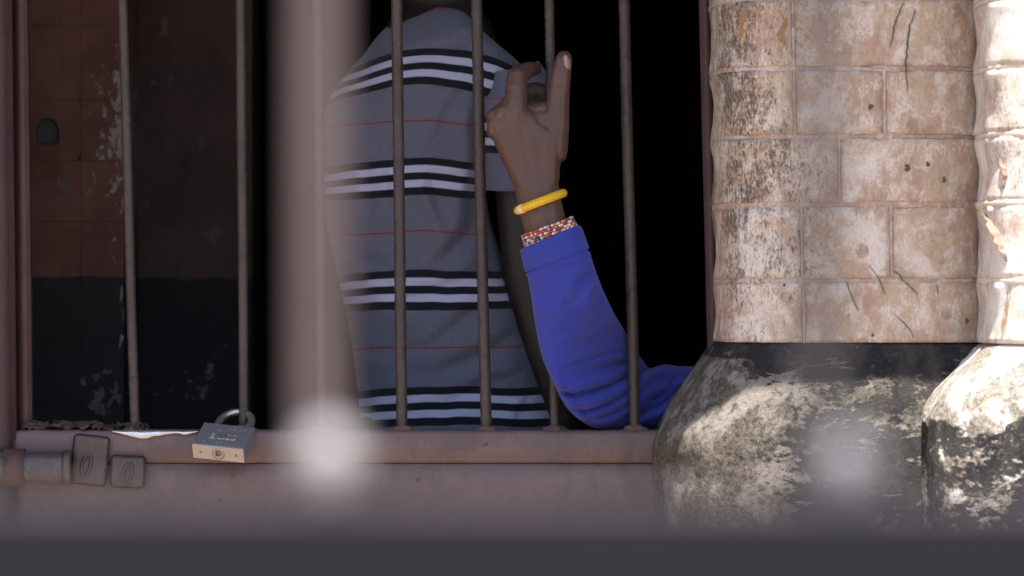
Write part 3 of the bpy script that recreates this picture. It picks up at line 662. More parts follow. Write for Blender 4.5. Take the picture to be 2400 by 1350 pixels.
def head_chain(c, f, up=0.0):
    """Head of ~23 cm with nose, jaw, ears; f = facing (unit, horizontal)."""
    f = Vector(f).normalized(); s = Vector((-f.y, f.x, 0)); q = lambda a, b, h: c + f * a + s * b + Vector((0, 0, h))
    return [[(q(-.02, 0, .03), (.082, .082, .085)), (q(.035, 0, -.045), (.055, .055, .06))], [(q(.095, 0, -.005), .012), (q(.105, 0, -.03), .017)],
            [(q(.07, 0, -.07), (.026, .026, .012)), (q(.078, 0, -.072), (.02, .02, .012))], [(q(.05, .03, .01), .022), (q(.05, -.03, .01), .022)],
            [(q(-.005, .08, -.01), (.014, .014, .028)), (q(-.005, .083, 0), (.014, .014, .022))], [(q(-.005, -.08, -.01), (.014, .014, .028)), (q(-.005, -.083, 0), (.014, .014, .022))]]

# --- standing person in the striped T-shirt, back to the camera
YT = 0.34
per1 = empty('person', (X(1010, YT), YT, 0.012), 'person in grey striped t-shirt standing with back turned behind the bars', 'person', 'people behind the gate')
nb = P(1035, -20, YT)
hd = nb + Vector((-0.01, 0.03, 0.19))
body_ch = head_chain(hd, (-.5, .86, 0)) + [
    [(nb + Vector((0, .01, -.03)), .058), (nb + Vector((-.005, .02, .10)), .056)],
    [E(1030, 120, YT, 150, .075), E(970, 400, YT, 165, .085)], [E(970, 400, YT, 165, .085), E(1060, 900, YT, 170, .09)], [E(1060, 900, YT, 170, .09), (Vector((X(1060, YT), YT, .86)), (.145, .10, .09))],
    # right arm hanging in front of the torso edge, then forward
    [E(1225, 205, .27, 62, .042), E(1212, 430, .245, 58)], [E(1212, 430, .245, 58), E(1232, 640, .245, 60)], [E(1232, 640, .245, 60), E(1278, 830, .25, 58)],
    [E(1278, 830, .25, 58), E(1322, 985, .26, 54)], [E(1322, 985, .26, 54), E(1345, 1150, .29, 44)], [E(1345, 1150, .29, 44), E(1350, 1330, .34, 30)], [E(1350, 1340, .35, 32, .014), E(1352, 1420, .37, 34, .016)],
    # left arm folded forward, out of sight
    [E(850, 190, .40, 60), E(830, 520, .50, 50)], [E(830, 520, .50, 50), E(900, 640, .66, 40)], [E(900, 640, .66, 40), E(1000, 560, .70, 30)],
    [(Vector((X(990, YT), YT, .85)), (.085, .085, .085)), (Vector((X(980, YT), YT, .48)), .058)], [(Vector((X(980, YT), YT, .48)), .058), (Vector((X(980, YT), YT + .02, .10)), .04)],
    [(Vector((X(1160, YT), YT, .85)), (.085, .085, .085)), (Vector((X(1165, YT), YT + .02, .48)), .058)], [(Vector((X(1165, YT), YT + .02, .48)), .058), (Vector((X(1165, YT), YT + .04, .10)), .04)],
    [(Vector((X(980, YT), YT + .02, .06)), (.04, .045, .05)), (Vector((X(965, YT), YT + .16, .045)), (.04, .05, .033))], [(Vector((X(1165, YT), YT + .04, .06)), (.04, .045, .05)), (Vector((X(1150, YT), YT + .18, .045)), (.04, .05, .033))]]
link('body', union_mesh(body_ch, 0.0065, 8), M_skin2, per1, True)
hm = union_mesh([[(hd + Vector((-.0, .0, .055)), (.088, .088, .072)), (hd + Vector((.02, -.035, .03)), (.075, .07, .08))]], 0.006, 4); link('hair', hm, M_hair, per1, True)
tr = union_mesh([[(Vector((X(1090, YT), YT, .88)), (.125, .10, .04)), (Vector((X(1080, YT), YT, .82)), (.15, .115, .06))]] + [
    [(Vector((X(a, YT), YT, .84)), (.10, .105, .08)), (Vector((X(a, YT), YT + .01, .5)), .078)] for a in (990, 1160)] + [[(Vector((X(a, YT), YT + .01, .5)), .078), (Vector((X(a, YT), YT + .03, .11)), .062)] for a in (982, 1164)], 0.008, 6)
link('trousers', tr, M_trouser, per1, True)

def shirt_mat(name):
    k = Mt(name, 0.9, 0, 0.15); uvx = k.xyz(k.uv()); v = uvx[1]
    t = k.math('FRACT', v)
    GREY, RED, WH, BK = (0.082, 0.087, 0.125), (0.15, 0.022, 0.028), (0.35, 0.365, 0.51), (0.008, 0.008, 0.014)
    c = k.ramp(t, [(0, BK), (.066, WH), (.132, BK), (.198, WH), (.264, BK), (.335, GREY), (.650, RED), (.667, GREY)], 'CONSTANT')
    isg = k.math('GREATER_THAN', t, .335)
    hz = k.noise(60, 4, 0.7, k.scaled((3, 3, 22))); hz2 = k.noise(320, 2, 0.7, k.scaled((1, 1, 3)))
    f = k.math('ADD', k.math('MULTIPLY', hz, .55), k.math('MULTIPLY', hz2, .45))
    c = k.mix(k.math('MULTIPLY', isg, k.step(f, .35, .65)), c, k.mix(1.0, c, (1.45, 1.45, 1.42), 'MULTIPLY'))
    k.color(c); k.b.inputs['Sheen Weight'].default_value = 0.15
    k.bump(k.math('ADD', k.noise(500, 2, .6), k.math('MULTIPLY', hz, .4)), 0.35, 0.0008); return k.m
M_shirt = shirt_mat('striped_jersey')
def fold_push(v, folds):
    """Sum of ridge profiles along polylines in photo pixels."""
    x, y = to_px(v); d = 0.0
    for pts, amp, wid in folds:
        best = 1e9; tt = 0
        n = len(pts) - 1
        for i in range(n):
            ax_, ay = pts[i]; bx, by = pts[i + 1]; dx, dy = bx - ax_, by - ay; L2 = dx * dx + dy * dy
            t = max(0, min(1, ((x - ax_) * dx + (y - ay) * dy) / L2)); ex, ey = x - ax_ - t * dx, y - ay - t * dy
            q = math.hypot(ex, ey); sgn = 1 if (dx * ey - dy * ex) > 0 else -1
            if q < abs(best): best = q * sgn; tt = (i + t) / n
        fade = math.sin(math.pi * min(1, max(0, 0.12 + 0.80 * tt))) ** 0.7
        wdt = wid if best < 0 else wid * 1.9
        d += amp * fade * (math.exp(-(best / wdt) ** 2) - 0.95 * math.exp(-((best + 1.7 * wid) / (0.75 * wid)) ** 2))
    return d
V0 = lambda py, s=115.0, p=264.0: (py - s) / p + 4
# rows: row at centre (stripe coordinate), left edge (px,py), right edge (px,py), depth half-thickness
TK = [(18, 948, 26, 1100, 40, .050), (34, 925, 46, 1130, 74, .072), (60, 890, 82, 1172, 110, .090), (92, 850, 130, 1215, 146, .102), (128, 806, 182, 1238, 190, .110),
      (170, 776, 226, 1226, 232, .116), (215, 762, 262, 1190, 268, .118), (290, 758, 306, 1150, 316, .120), (380, 757, 408, 1140, 400, .122), (460, 757, 478, 1142, 470, .122),
      (550, 772, 560, 1160, 556, .120), (640, 793, 654, 1192, 642, .119), (735, 812, 742, 1230, 732, .120), (820, 828, 826, 1262, 816, .122), (905, 838, 915, 1292, 903, .124), (1000, 848, 1004, 1322, 998, .126), (1100, 850, 1100, 1330, 1095, .126), (1190, 852, 1190, 1330, 1188, .126)]
def v_of(row):
    for a, b, c, d in ((0, 115, -.42, 0), (115, 372, 0, 1), (372, 634, 1, 2), (634, 905, 2, 3), (905, 1300, 3, 4.46)):
        if a <= row <= b: return 4 + c + (d - c) * (row - a) / (b - a)
TF = [([(1112, 330), (1090, 420), (1060, 560)], 0.0088, 16), ([(1105, 230), (1095, 300), (1104, 380)], 0.0110, 12), ([(985, 400), (1000, 470), (1040, 560)], 0.0066, 12), ([(1120, 480), (1060, 540), (980, 640)], 0.0066, 16), ([(840, 400), (850, 440), (848, 500)], 0.0066, 10), ([(1060, 80), (980, 100), (920, 140)], 0.0044, 14),
      ([(1190, 760), (1120, 800), (1010, 850)], 0.0066, 18), ([(880, 380), (905, 420), (900, 470)], 0.0066, 10), ([(1225, 930), (1205, 960), (1200, 1010)], 0.0055, 6), ([(860, 640), (900, 720), (1000, 760)], 0.0066, 20),
      ([(1125, 600), (1070, 640), (1000, 660), (900, 700)], .006, 12), ([(800, 600), (860, 640), (930, 640)], .006, 11), ([(1150, 690), (1080, 720), (1000, 790)], .006, 12), ([(830, 840), (900, 850), (990, 830)], .005, 12), ([(1200, 860), (1120, 880), (1040, 930)], .006, 12),
      ([(1100, 180), (1040, 230), (1010, 320)], .005, 12), ([(780, 260), (850, 300), (900, 380)], .005, 13), ([(1110, 390), (1050, 400), (980, 385)], .004, 9), ([(960, 900), (970, 960), (965, 1010)], .004, 10)]
trows = []; tv = []
for row, lx, ly, rx, ry, hd_ in catmull(TK, 150):
    L = P(lx, ly, YT + .035); Rr = P(rx, ry, YT - .035); C = (L + Rr) / 2; H = (Rr - L) / 2; cz = P(0, row, YT - hd_ * .8).z; ring = []
    for j in range(112):
        a_ = 2 * math.pi * j / 112; ca, sa = math.cos(a_), math.sin(a_); n_ = 2.5
        r = (abs(ca) ** n_ + abs(sa) ** n_) ** (-1 / n_); u, d_ = ca * r, sa * r
        p = C + H * u + Vector((0, -hd_ * d_, 0)); p.z = L.z + (Rr.z - L.z) * (u + 1) / 2
        p.z += (cz - p.z) * (1 - u * u) if d_ >= 0 else (cz + 0.01 - p.z) * (1 - u * u)
        if d_ > 0.05: p.y -= fold_push(p, TF)
        p += Vector((0.0016 * mnoise.noise((p.x * 14, 0, p.z * 9)), 0.004 * mnoise.noise((p.x * 9, 3, p.z * 7)), 0.0032 * mnoise.noise((p.x * 13, 5, p.z * 6)) + 0.0012 * mnoise.noise((p.x * 40, 5, p.z * 12))))
        ring.append(p)
    trows.append(ring); tv.append(v_of(max(0, row)))
tee = link('tshirt', grid_mesh(trows, True, False, tv), M_shirt, per1, True)
# right sleeve, overlapping the side of the shirt
SK = [(120, 1150, 170, 1262, 142, .040), (165, 1143, 214, 1284, 176, .052), (205, 1134, 232, 1294, 208, .056), (262, 1128, 268, 1298, 262, .057), (320, 1128, 322, 1300, 318, .057), (380, 1132, 381, 1302, 378, .057), (436, 1136, 440, 1304, 434, .058), (441, 1138, 445, 1303, 439, .056), (438, 1143, 440, 1298, 436, .052), (400, 1150, 400, 1290, 398, .046)]
srows = []; sv = []
def sv_of(r):
    if r > 405: return 4 + 137 / 264
    return 4 + ((r - 268) / 264 if r > 240 else (-.345 + (r - 205) / 264 if r < 232 else -.243 + (r - 232) * .0171))
for row, lx, ly, rx, ry, hd_ in catmull(SK, 70):
    L = P(lx, ly, .245); Rr = P(rx, ry, .265); C = (L + Rr) / 2; H = (Rr - L) / 2; ring = []
    for j in range(64):
        a_ = 2 * math.pi * j / 64; u, d_ = math.cos(a_), math.sin(a_); p = C + H * u + Vector((0, -hd_ * d_, 0)); p.z = L.z + (Rr.z - L.z) * (u + 1) / 2 - .004 * (1 - u * u) * (d_ > 0)
        p += Vector((0.002 * mnoise.noise((p.x * 14, 1, p.z * 20)), 0.004 * mnoise.noise((p.x * 22, 3, p.z * 26)), 0.001 * mnoise.noise((p.x * 20, 5, p.z * 5)))); ring.append(p)
    srows.append(ring); sv.append(sv_of(row))
slv = link('sleeve', grid_mesh(srows, True, False, sv), M_shirt, tee, True)

# --- seated person, mostly behind the pillar, whose forearm comes out between the bars
per2 = empty('person', (0.50, 0.26, 0.012), 'person in blue sweater with bracelets, forearm hooked out through the bars', 'person', 'people behind the gate')
YH = -0.052
H_ = lambda *a: E(*a)
hand = [
    # wrist and back of hand: flat slabs fanning towards the knuckles
    [E(1296, 600, -.055, 52, .021), E(1270, 500, -.055, 52, .020)], [E(1270, 500, -.055, 52, .020), E(1258, 430, -.054, 51, .019)],
    [E(1240, 435, -.053, 34, .018), E(1205, 262, -.050, 30, .016)], [E(1262, 435, -.053, 40, .018), E(1236, 290, -.052, 34, .016)], [E(1233, 425, -.052, 30, .017), E(1172, 287, -.046, 32, .016)], [E(1233, 425, -.052, 30, .017), E(1258, 490, -.054, 42, .018)],
    [E(1280, 430, -.052, 30, .019), E(1282, 330, -.050, 36, .018)], [E(1282, 330, -.050, 36, .018), E(1236, 300, -.052, 34, .016)],
    [E(1250, 400, -.050, 46, .020), E(1220, 300, -.048, 48, .018)], [E(1200, 330, -.046, 40, .018), E(1250, 330, -.048, 46, .018)],
    # thumb: ball, shaft upright, tip
    [E(1291, 350, -.046, 41, .020), E(1302, 292, -.048, 32.5, .017)], [E(1302, 292, -.048, 32.5, .017), E(1308, 228, -.050, 26.5, .0135)], [E(1308, 228, -.050, 26.5, .0135), E(1315, 178, -.050, 22.5, .0115)], [E(1315, 178, -.050, 23, .0115), E(1321, 143, -.050, 20, .0100)],
    [E(1321, 143, -.050, 19.5, .010), E(1322, 137, -.049, 17.5, .009)],
    [E(1256, 294, -.0495, 38, .0135), E(1292, 283, -.048, 33, .014)], [E(1240, 280, -.046, 36, .011), E(1280, 268, -.045, 30, .012)],
    # index: knuckle, middle joint, then hooked to the right behind the bar
    [E(1207, 262, -.052, 29, .0165), E(1210, 215, -.048, 25.5, .0135)], [E(1210, 215, -.048, 25.5, .0135), E(1212, 180, -.040, 24, .0135)], [E(1212, 180, -.040, 24, .0135), E(1236, 164, -.020, 18.5, .0105)], [E(1236, 164, -.020, 18.5, .0105), E(1254, 161, .000, 15.5, .0085)],
    # middle finger curled further in, seen in the gap
    [E(1182, 268, -.050, 27, .0165), E(1190, 248, -.010, 21)] , [E(1190, 248, -.010, 21), E(1222, 220, .018, 23)], [E(1222, 220, .018, 23), E(1256, 214, .026, 22)], [E(1256, 214, .026, 22), E(1276, 220, .024, 19)],
    # ring and little fingers, folded behind
    [E(1168, 284, -.046, 26, .016), E(1176, 276, -.004, 22)], [E(1176, 276, -.004, 22), E(1205, 268, .020, 21)], [E(1205, 264, .020, 23), E(1272, 248, .022, 21)],
    [E(1167, 302, -.044, 28, .016), E(1172, 312, -.004, 21)], [E(1172, 312, -.004, 21), E(1215, 312, .016, 18)], [E(1215, 312, .016, 18), E(1255, 312, .022, 15)],
    [E(1198, 246, -.047, 23, .014), E(1162, 274, -.045, 22, .014)], [E(1192, 262, -.050, 24, .015), E(1164, 290, -.047, 24, .015)],
    # tendons and knuckle heads
    [E(1206, 262, -.0575, 10, .008), E(1248, 405, -.0615, 8, .007)], [E(1176, 276, -.0535, 10, .008), E(1238, 405, -.0605, 8, .007)], [E(1160, 296, -.049, 9, .008), E(1226, 405, -.0580, 8, .007)], [E(1312, 220, -.0530, 10, .008), E(1290, 350, -.0585, 9, .008)],
    [E(1205, 258, -.0575, 17, .010), E(1207, 266, -.058, 16, .010)], [E(1174, 270, -.054, 16, .010), E(1177, 278, -.0545, 15, .010)], [E(1158, 292, -.049, 14, .009), E(1161, 299, -.049, 13, .009)],
]
hm = union_mesh(hand, 0.0012, 5, 0.5)
hn = [v.normal.copy() for v in hm.vertices]
for v, n_v in zip(hm.vertices, hn): v.co += n_v * (0.0005 + 0.0005 * mnoise.noise(v.co * 130))
# forearm, upper arm and the rest of the body, hidden by sleeve, gate and pillar
sh2 = P(1880, 860, .170)
body2 = [[E(1296, 600, -.055, 52, .021), E(1345, 745, -.030, 44, .014)], [E(1345, 745, -.030, 44, .014), E(1384, 835, .012, 36, .011)], [E(1384, 835, .012, 36, .011), E(1424, 900, .048, 36, .011)], [E(1424, 900, .048, 36, .011), E(1480, 932, .085, 40, .014)], [E(1480, 932, .085, 40, .014), E(1640, 925, .125, 52, .030)], [E(1640, 925, .125, 52, .030), (sh2, .046)],
         [(sh2, .046), (Vector((.47, .28, 1.03)), (.075, .11, .06))], [(Vector((.47, .30, 1.05)), (.085, .14, .06)), (Vector((.50, .30, .80)), (.09, .13, .08))], [(Vector((.50, .30, .80)), (.09, .13, .08)), (Vector((.54, .30, .56)), (.10, .15, .08))],
         [(Vector((.465, .30, 1.08)), .054), (Vector((.445, .30, 1.17)), .052)], [(Vector((.47, .44, 1.04)), .052), (Vector((.40, .50, .80)), .045)], [(Vector((.40, .50, .80)), .045), (Vector((.20, .45, .64)), .034)], [(Vector((.20, .45, .64)), (.036, .03, .02)), (Vector((.13, .43, .62)), (.04, .034, .016))]]
for sgn in (-1, 1):
    y = .30 + sgn * .085
    body2 += [[(Vector((.53, y, .54)), (.09, .082, .08)), (Vector((.16, y - .02, .50)), .06)], [(Vector((.16, y - .02, .50)), .058), (Vector((.17, y - .02, .10)), .038)], [(Vector((.18, y - .02, .06)), (.045, .04, .045)), (Vector((.06, y - .02, .045)), (.045, .042, .03))]]
hd2 = Vector((.425, .30, 1.27)); body2 += head_chain(hd2, (-1, 0, 0))
bm2 = union_mesh(body2, 0.007, 8)
me = join_meshes([hm, bm2])
# painted-on detail carried by the skin: tattoo, ashy knuckles, creases, redder palm side
nV = len(me.vertices); ink = [0.0] * nV; ashy = [0.0] * nV; palm = [0.0] * nV; crease = [0.0] * nV
def seg_d(x, y, a, b):
    dx, dy = b[0] - a[0], b[1] - a[1]; t = max(0, min(1, ((x - a[0]) * dx + (y - a[1]) * dy) / (dx * dx + dy * dy))); return math.hypot(x - a[0] - t * dx, y - a[1] - t * dy)
star_c = (1276, 305); star = []
for q in range(10):
    a_ = R(78 + 36 * q); r = 43 if q % 2 == 0 else 17; star.append((star_c[0] + r * math.cos(a_) * .95, star_c[1] + r * math.sin(a_)))
lines = [(star[q], star[(q + 1) % 10]) for q in range(10) if q not in (3,)]
KN = [(1205, 262, 20), (1176, 272, 16), (1156, 292, 14), (1150, 305, 12), (1210, 205, 14), (1312, 195, 15), (1307, 222, 10), (1268, 250, 9), (1262, 400, 8)]
mn = [v.normal.y for v in me.vertices]
for v in me.vertices:
    if v.co.y > 0.05 or v.co.x > 0.10: continue
    x, y = to_px(v.co); nY = mn[v.index]
    if nY < 0.2 and 240 < y < 370 and v.co.y < -.03:
        d = min(seg_d(x, y, *l) for l in lines); ink[v.index] = max(0, 1 - d / 3.6) * (0.55 + 0.45 * mnoise.noise((x * .05, y * .05, 0)))
    for kx, ky, kr in KN:
        d = math.hypot(x - kx, y - ky)
        if d < kr * 1.6 and nY < .2: ashy[v.index] = max(ashy[v.index], 0.45 * (1 - (d / (kr * 1.6)) ** 2))
    if y < 420: palm[v.index] = max(0, min(0.85, 0.5 * nY + 0.25)) if v.co.y > -.045 else 0
    if x > 1290 and y < 215 and x < 1315 - (y - 150) * .1: palm[v.index] = max(palm[v.index], 0.5 * max(0, 1 - (x - 1290) / 25))
    for l in (((1242, 242), (1268, 262)), ((1190, 216), (1224, 216)), ((1288, 205), (1330, 200)), ((1225, 232), (1240, 256))):
        d = seg_d(x, y, *l)
        if d < 3 and nY < 0.3: crease[v.index] = max(crease[v.index], 0.55 * (1 - d / 3))
for nme, arr in (('ink', ink), ('ashy', ashy), ('palm', palm), ('crease', crease)):
    at = me.attributes.new(nme, 'FLOAT', 'POINT'); at.data.foreach_set('value', arr)
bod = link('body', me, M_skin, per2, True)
# thumbnail
rows = []
for q in range(9):
    t = q / 8; row = []
    for j in range(9):
        u = j / 8 * 2 - 1; wd_ = 9.5 * (1 - abs(2 * t - 1) ** 3.2 * .75) ** .8; px = 1329 + u * wd_ * .82 + (t - .5) * 3; py = 130 + 31 * t + u * 3
        row.append(P(px, py, -.0612 + .0016 * u * u + .0034 * max(0, u + .15) + .0006 * (1 - t)))
    rows.append(row)
me = grid_mesh(rows); o = link('thumbnail', me, simple('fingernail', (0.27, 0.18, 0.165), 0.35, 0, 0.1, 40, 0.1), per2, True)
sm = o.modifiers.new('thickness', 'SOLIDIFY'); sm.thickness = 0.0014; sm.offset = 0
hr = union_mesh([[(hd2 + Vector((.015, 0, .05)), (.088, .086, .07)), (hd2 + Vector((.045, 0, .02)), (.07, .08, .075))]], 0.007, 4); link('hair', hr, M_hair, per2, True)

# blue sleeve
def knit_mat():
    k = Mt('blue_knit', 0.85, 0, 0.2); uv = k.uv(); x, y, z = k.xyz(uv)
    n = k.noise(8, 4, .6); c = k.mix(n, (0.026, 0.035, 0.235), (0.035, 0.048, 0.295))
    rib = k.math('SINE', k.math('ADD', k.math('MULTIPLY', x, 603.2), k.math('MULTIPLY', y, 160.0))); rib2 = k.math('SINE', k.math('MULTIPLY', y, 1900.0))
    wv = k.math('MULTIPLY', rib, rib2); c = k.mix(k.step(wv, -.6, .8, 0, .35), c, (0.045, 0.058, 0.30)); k.color(c)
    k.b.inputs['Sheen Weight'].default_value = 0.25; k.b.inputs['Sheen Tint'].default_value = (.5, .55, 1, 1)
    k.bump(k.math('ADD', k.math('MULTIPLY', wv, .6), k.noise(300, 3, .6)), 0.5, 0.0009); return k.m
M_knit = knit_mat()
# left/outer edge and right/inner edge of the sleeve in the picture, with depth, and half-thickness
LK = [(1220, 584, -.056, 1352, 528, -.054, .030), (1222, 592, -.056, 1362, 535, -.053, .033), (1231, 632, -.056, 1377, 576, -.052, .0345), (1238, 660, -.056, 1392, 622, -.050, .0355), (1245, 700, -.056, 1412, 676, -.046, .037),
      (1254, 760, -.056, 1440, 735, -.010, .039), (1270, 835, -.053, 1474, 790, .045, .039), (1298, 900, -.044, 1502, 838, .090, .040), (1334, 962, -.020, 1522, 862, .105, .044),
      (1395, 1004, .022, 1542, 858, .098, .045), (1470, 1010, .062, 1562, 854, .110, .044), (1560, 1006, .092, 1600, 858, .120, .044), (1680, 990, .120, 1690, 852, .134, .046), (1860, 935, .165, 1865, 800, .175, .055)]
SF = [([(1478, 862), (1420, 893), (1340, 912), (1290, 895)], 0.0115, 8), ([(1480, 900), (1430, 930), (1375, 950), (1330, 945)], 0.0115, 8), ([(1478, 935), (1430, 958), (1372, 975)], 0.0080, 7), ([(1485, 830), (1440, 838), (1390, 850)], 0.0069, 9),
      ([(1500, 890), (1545, 868), (1600, 865)], 0.0115, 8), ([(1505, 985), (1560, 960), (1620, 920)], 0.0103, 8), ([(1515, 845), (1500, 865), (1490, 890)], 0.0092, 8), ([(1392, 610), (1350, 640), (1330, 690)], 0.0069, 14), ([(1478, 960), (1440, 985), (1400, 990)], 0.0069, 7),
      ([(1400, 660), (1385, 690), (1390, 740)], 0.0069, 12), ([(1560, 900), (1520, 925), (1500, 960)], 0.0069, 9),
      ([(1470, 815), (1430, 815), (1380, 830), (1330, 850)], .0042, 6), ([(1300, 880), (1325, 930), (1370, 985)], .0035, 8), ([(1478, 985), (1440, 996), (1400, 1000)], .0035, 5), ([(1250, 700), (1290, 720), (1350, 715)], .0022, 12),
      ([(1380, 590), (1340, 612), (1300, 618)], .0025, 7), ([(1440, 735), (1400, 770), (1360, 790)], .0030, 8), ([(1640, 890), (1590, 900), (1530, 930)], .0045, 7), ([(1262, 780), (1300, 800), (1350, 790)], .0020, 10)]
lrows = []; lv = []; cum = 0; prev = None
for lx, ly, lY, rx, ry, rY, hd_ in catmull(LK, 190):
    L = P(lx, ly, lY); Rr = P(rx, ry, rY); C = (L + Rr) / 2; H = (Rr - L) / 2
    if prev is not None: cum += (C - prev).length
    prev = C; Nn = Vector((0, -1, 0)); ring = []
    for j in range(96):
        a_ = 2 * math.pi * j / 96; ca, sa = math.cos(a_), math.sin(a_); n_ = 2.25; r = (abs(ca) ** n_ + abs(sa) ** n_) ** (-1 / n_)
        p = C + H * (ca * r) + Nn * (hd_ * sa * r)
        if sa > -.1: p += Nn * fold_push(p, SF)
        p += Nn * (0.0022 * mnoise.noise((p.x * 22, p.y * 10, p.z * 22)) + 0.0008 * mnoise.noise((p.x * 70, p.y * 30, p.z * 70)))
        ring.append(p)
    lrows.append(ring); lv.append(cum)
# turned-in edge at the cuff
first = lrows[0]; cc = sum(first, Vector()) / len(first); ins = [cc + (p - cc) * .90 + (lrows[4][i] - first[i]) * .6 for i, p in enumerate(first)]
lrows = [ins] + lrows; lv = [0.0] + lv
# cuff seam: a narrow groove and ridge
for i, row in enumerate(lrows):
    s_ = lv[i]; dlt = -0.0016 * math.exp(-((s_ - .0335) / .0016) ** 2) + 0.0010 * math.exp(-((s_ - .0375) / .002) ** 2) + (0.0012 if s_ < .032 else 0)
    c_ = sum(row, Vector()) / len(row)
    for p in row: p += (p - c_).normalized() * dlt
sweater_torso = union_mesh([[(Vector((.42, .22, 1.00)), (.062, .075, .062)), (Vector((.475, .30, 1.05)), (.10, .155, .07))], [(Vector((.475, .30, 1.05)), (.10, .155, .07)), (Vector((.505, .30, .80)), (.105, .15, .08))], [(Vector((.505, .30, .80)), (.105, .15, .08)), (Vector((.54, .30, .58)), (.115, .165, .06))],
    [(Vector((.47, .44, 1.04)), .062), (Vector((.40, .50, .80)), .055)], [(Vector((.40, .50, .80)), .055), (Vector((.24, .46, .67)), .045)]], .008, 6)
swt = link('sweater', sweater_torso, M_knit, per2, True)
link('sleeve', grid_mesh(lrows, True, False, lv), M_knit, swt, True)
tr2 = []
for sgn in (-1, 1):
    y = .30 + sgn * .085; tr2 += [[(Vector((.53, y, .55)), (.10, .09, .09)), (Vector((.16, y - .02, .51)), .072)], [(Vector((.16, y - .02, .51)), .072), (Vector((.17, y - .02, .12)), .055)]]
link('trousers', union_mesh(tr2, .008, 6), M_trouser, per2, True)

# yellow bangle and strands of small beads
def ring_pts(c, ax_, hw, hdp, n):
    """Ellipse round the wrist: c centre, ax_ = photo-plane direction of its long axis."""
    u = Vector(ax_).normalized(); f = Vector((0, -1, 0))
    return [c + u * (hw * math.cos(2 * math.pi * q / n)) + f * (hdp * math.sin(2 * math.pi * q / n)) for q in range(n + 1)]
def bangle_mat():
    k = Mt('yellow_braid', 0.4, 0, 0.5); x, y, z = k.xyz(k.uv())
    a = k.math('SINE', k.math('ADD', k.math('MULTIPLY', y, 330.0), k.math('MULTIPLY', x, 44.0))); b = k.math('SINE', k.math('SUBTRACT', k.math('MULTIPLY', y, 330.0), k.math('MULTIPLY', x, 44.0)))
    h = k.math('MULTIPLY', a, b); c = k.mix(k.step(h, -.5, .3), (0.55, 0.29, 0.010), (0.95, 0.64, 0.020)); k.color(c); k.bump(h, 0.8, 0.0008); return k.m
c = P(1267, 473, -.055); ud = P(1322, 452, -.055) - P(1212, 494, -.055)
pts = ring_pts(c, ud, 56 * S, .0265, 120)
bangle = link('yellow_bangle', grid_mesh(tube_rows(pts, 0.0056, 16), True, False, [q / 120 for q in range(121)]), bangle_mat(), per2, True)
for idx, mcol in ((56, (0.85, 0.62, 0.35)),):                            # pale clasp on the little-finger side
    q0 = 46; link('clasp', grid_mesh(tube_rows(pts[q0:q0 + 7], 0.0061, 16), True, True), simple('pale_clasp', (0.75, 0.55, 0.30), .35, 0, .15, 300, .2), bangle, True)
def bead_mat(seed):
    k = Mt('glass_beads', 0.18, 0, 0.6); x, y, z = k.xyz(k.uv())
    wn = k.t.nodes.new('ShaderNodeTexWhiteNoise'); wn.noise_dimensions = '1D'; k.put(wn.inputs['W'], k.math('ADD', k.math('FLOOR', k.math('MULTIPLY', y, 70.0)), seed * 13.7))
    k.color(k.ramp(wn.outputs['Value'], [(0, (.60, .58, .54)), (.17, (.38, .025, .018)), (.45, (.40, .14, .09)), (.56, (.03, .05, .20)), (.66, (.55, .33, .08)), (.80, (.22, .30, .42)), (.87, (.09, .06, .05)), (.94, (.68, .62, .52))], 'CONSTANT')); return k.m
for s_ in range(6):
    f = s_ / 5.0; c = P(1283 + 12 * f, 532 + 30 * f, -.055); ud = P(1342 + 16 * f, 504 + 26 * f, -.055) - P(1224 + 2 * f, 548 + 30 * f, -.055)
    N = 70 * 6; pts = ring_pts(c, ud, (62 + 3 * f) * S, .0265 + .0014 * f, N); wob = [0.0012 * mnoise.noise((q * .02, s_ * 4, 0)) for q in range(N + 1)]
    wob[-1] = wob[0]; pts = [p + Vector((0, 0, wv)) for p, wv in zip(pts, wob)]
    rad = [0.0020 * (0.45 + 0.55 * math.sqrt(max(0, math.sin(math.pi * (q % 6) / 6)))) for q in range(N + 1)]
    link('bead_strand', grid_mesh(tube_rows(pts, rad, 8), True, False, [q / N for q in range(N + 1)]), bead_mat(s_), per2, True)

# stool under the seated person
st = empty('wooden_stool', (.58, .30, .012), 'low wooden stool under the seated person behind the pillar', 'stool')
M_wood = simple('dark_wood', (0.09, 0.055, 0.035), .7, 0, .3, 20, .4)
box('seat', (.42, .10, .435), (.76, .50, .47), M_wood, st, .004)
for a_, b_ in ((.45, .13), (.45, .47), (.73, .13), (.73, .47)): box('leg', (a_ - .018, b_ - .018, .013), (a_ + .018, b_ + .018, .4345), M_wood, st, .003)

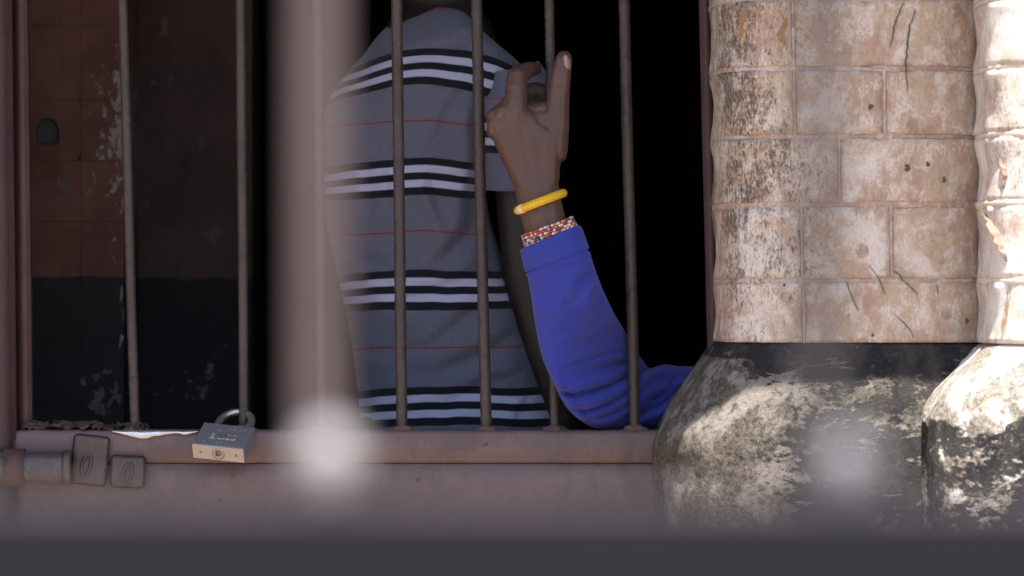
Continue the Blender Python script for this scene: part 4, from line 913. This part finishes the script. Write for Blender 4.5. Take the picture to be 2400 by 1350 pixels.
# ------------------------------------------------------------------ near fence, far out of focus
YF = -4.46; kf = (D + YF) / D * S
fence = empty('picket_railing', (0, YF, 0), 'blurred dark iron railing with pale knobs close to the camera', 'railing')
M_frail = simple('dark_grey_paint', (0.0088, 0.0083, 0.0130), 0.8, 0, 0.2, 20, 0.3, 0.15)
M_picket = simple('dusty_pink_grey_paint', (0.105, 0.077, 0.078), 0.7, 0, 0.2, 20, 0.3, 0.3)
M_knob2 = simple('dull_grey_knob', (0.15, 0.148, 0.16), 0.6, 0, 0.1, 60, 0.2)  # dimmer highlight put into a greyer colour
M_picket2 = simple('bare_grey_paint', (0.036, 0.033, 0.035), 0.75, 0, 0.2, 20, 0.3, 0.2)
M_knob = simple('pale_grey_knob', (0.29, 0.275, 0.28), 0.5, 0, 0.1, 60, 0.2)  # sun highlight on the knobs put into a pale colour
ztop = Z(1190, YF)
box('rail', (-1.6, YF - .012, ztop - .055), (1.6, YF + .012, ztop), M_frail, fence, .002)
box('haze_cap', (-1.6, YF - .0118, ztop + .0002), (1.6, YF + .0122, ztop + .0026), simple('haze_cap_pale', (0.075, 0.066, 0.072), 0.9, 0, 0.2, 30, 0.3, 0.1), fence, .001)  # added pale cap; blurred, it stands for haze off the sunlit rail top
box('rail', (-1.6, YF - .012, .10), (1.6, YF + .012, .14), M_frail, fence, .004)
box('rail', (-1.6, YF - .012, 1.70), (1.6, YF + .012, 1.74), M_frail, fence, .004)
hwp = 40 * kf; pitch = (1930 - 742) * kf; x0 = (742 - 1200) * kf
for q in range(-8, 9):
    x = x0 + q * pitch
    bm = bmesh.new(); bm_box(bm, (x - hwp, YF + .0125, .002), (x + hwp, YF + .0125 + hwp * 2, 1.80), .002); from_bm('picket', bm, M_picket2 if q % 2 else M_picket, fence)
    kx = x + (54 if q % 2 else 32) * kf; kz = Z(1088 if q % 2 else 1068, YF); rk = 70 * kf
    rows = [[Vector((kx + rr * math.cos(2 * math.pi * j / 20), YF - .004 + rr * math.sin(2 * math.pi * j / 20), kz + zz_)) for j in range(20)] for rr, zz_ in
            ((rk * .55, ztop - kz + .0032), (rk * .5, -rk * 1.2), (rk * .8, -rk * .75), (rk, -rk * .15), (rk * .92, rk * .4), (rk * .6, rk * .82), (rk * .15, rk))]
    link('knob', grid_mesh(rows, True, True), M_knob2 if q % 2 else M_knob, fence, True)
for x in (-1.6, 1.6): box('post', (x - .03, YF - .03, .002), (x + .03, YF + .03, 1.86), M_frail, fence, .004)
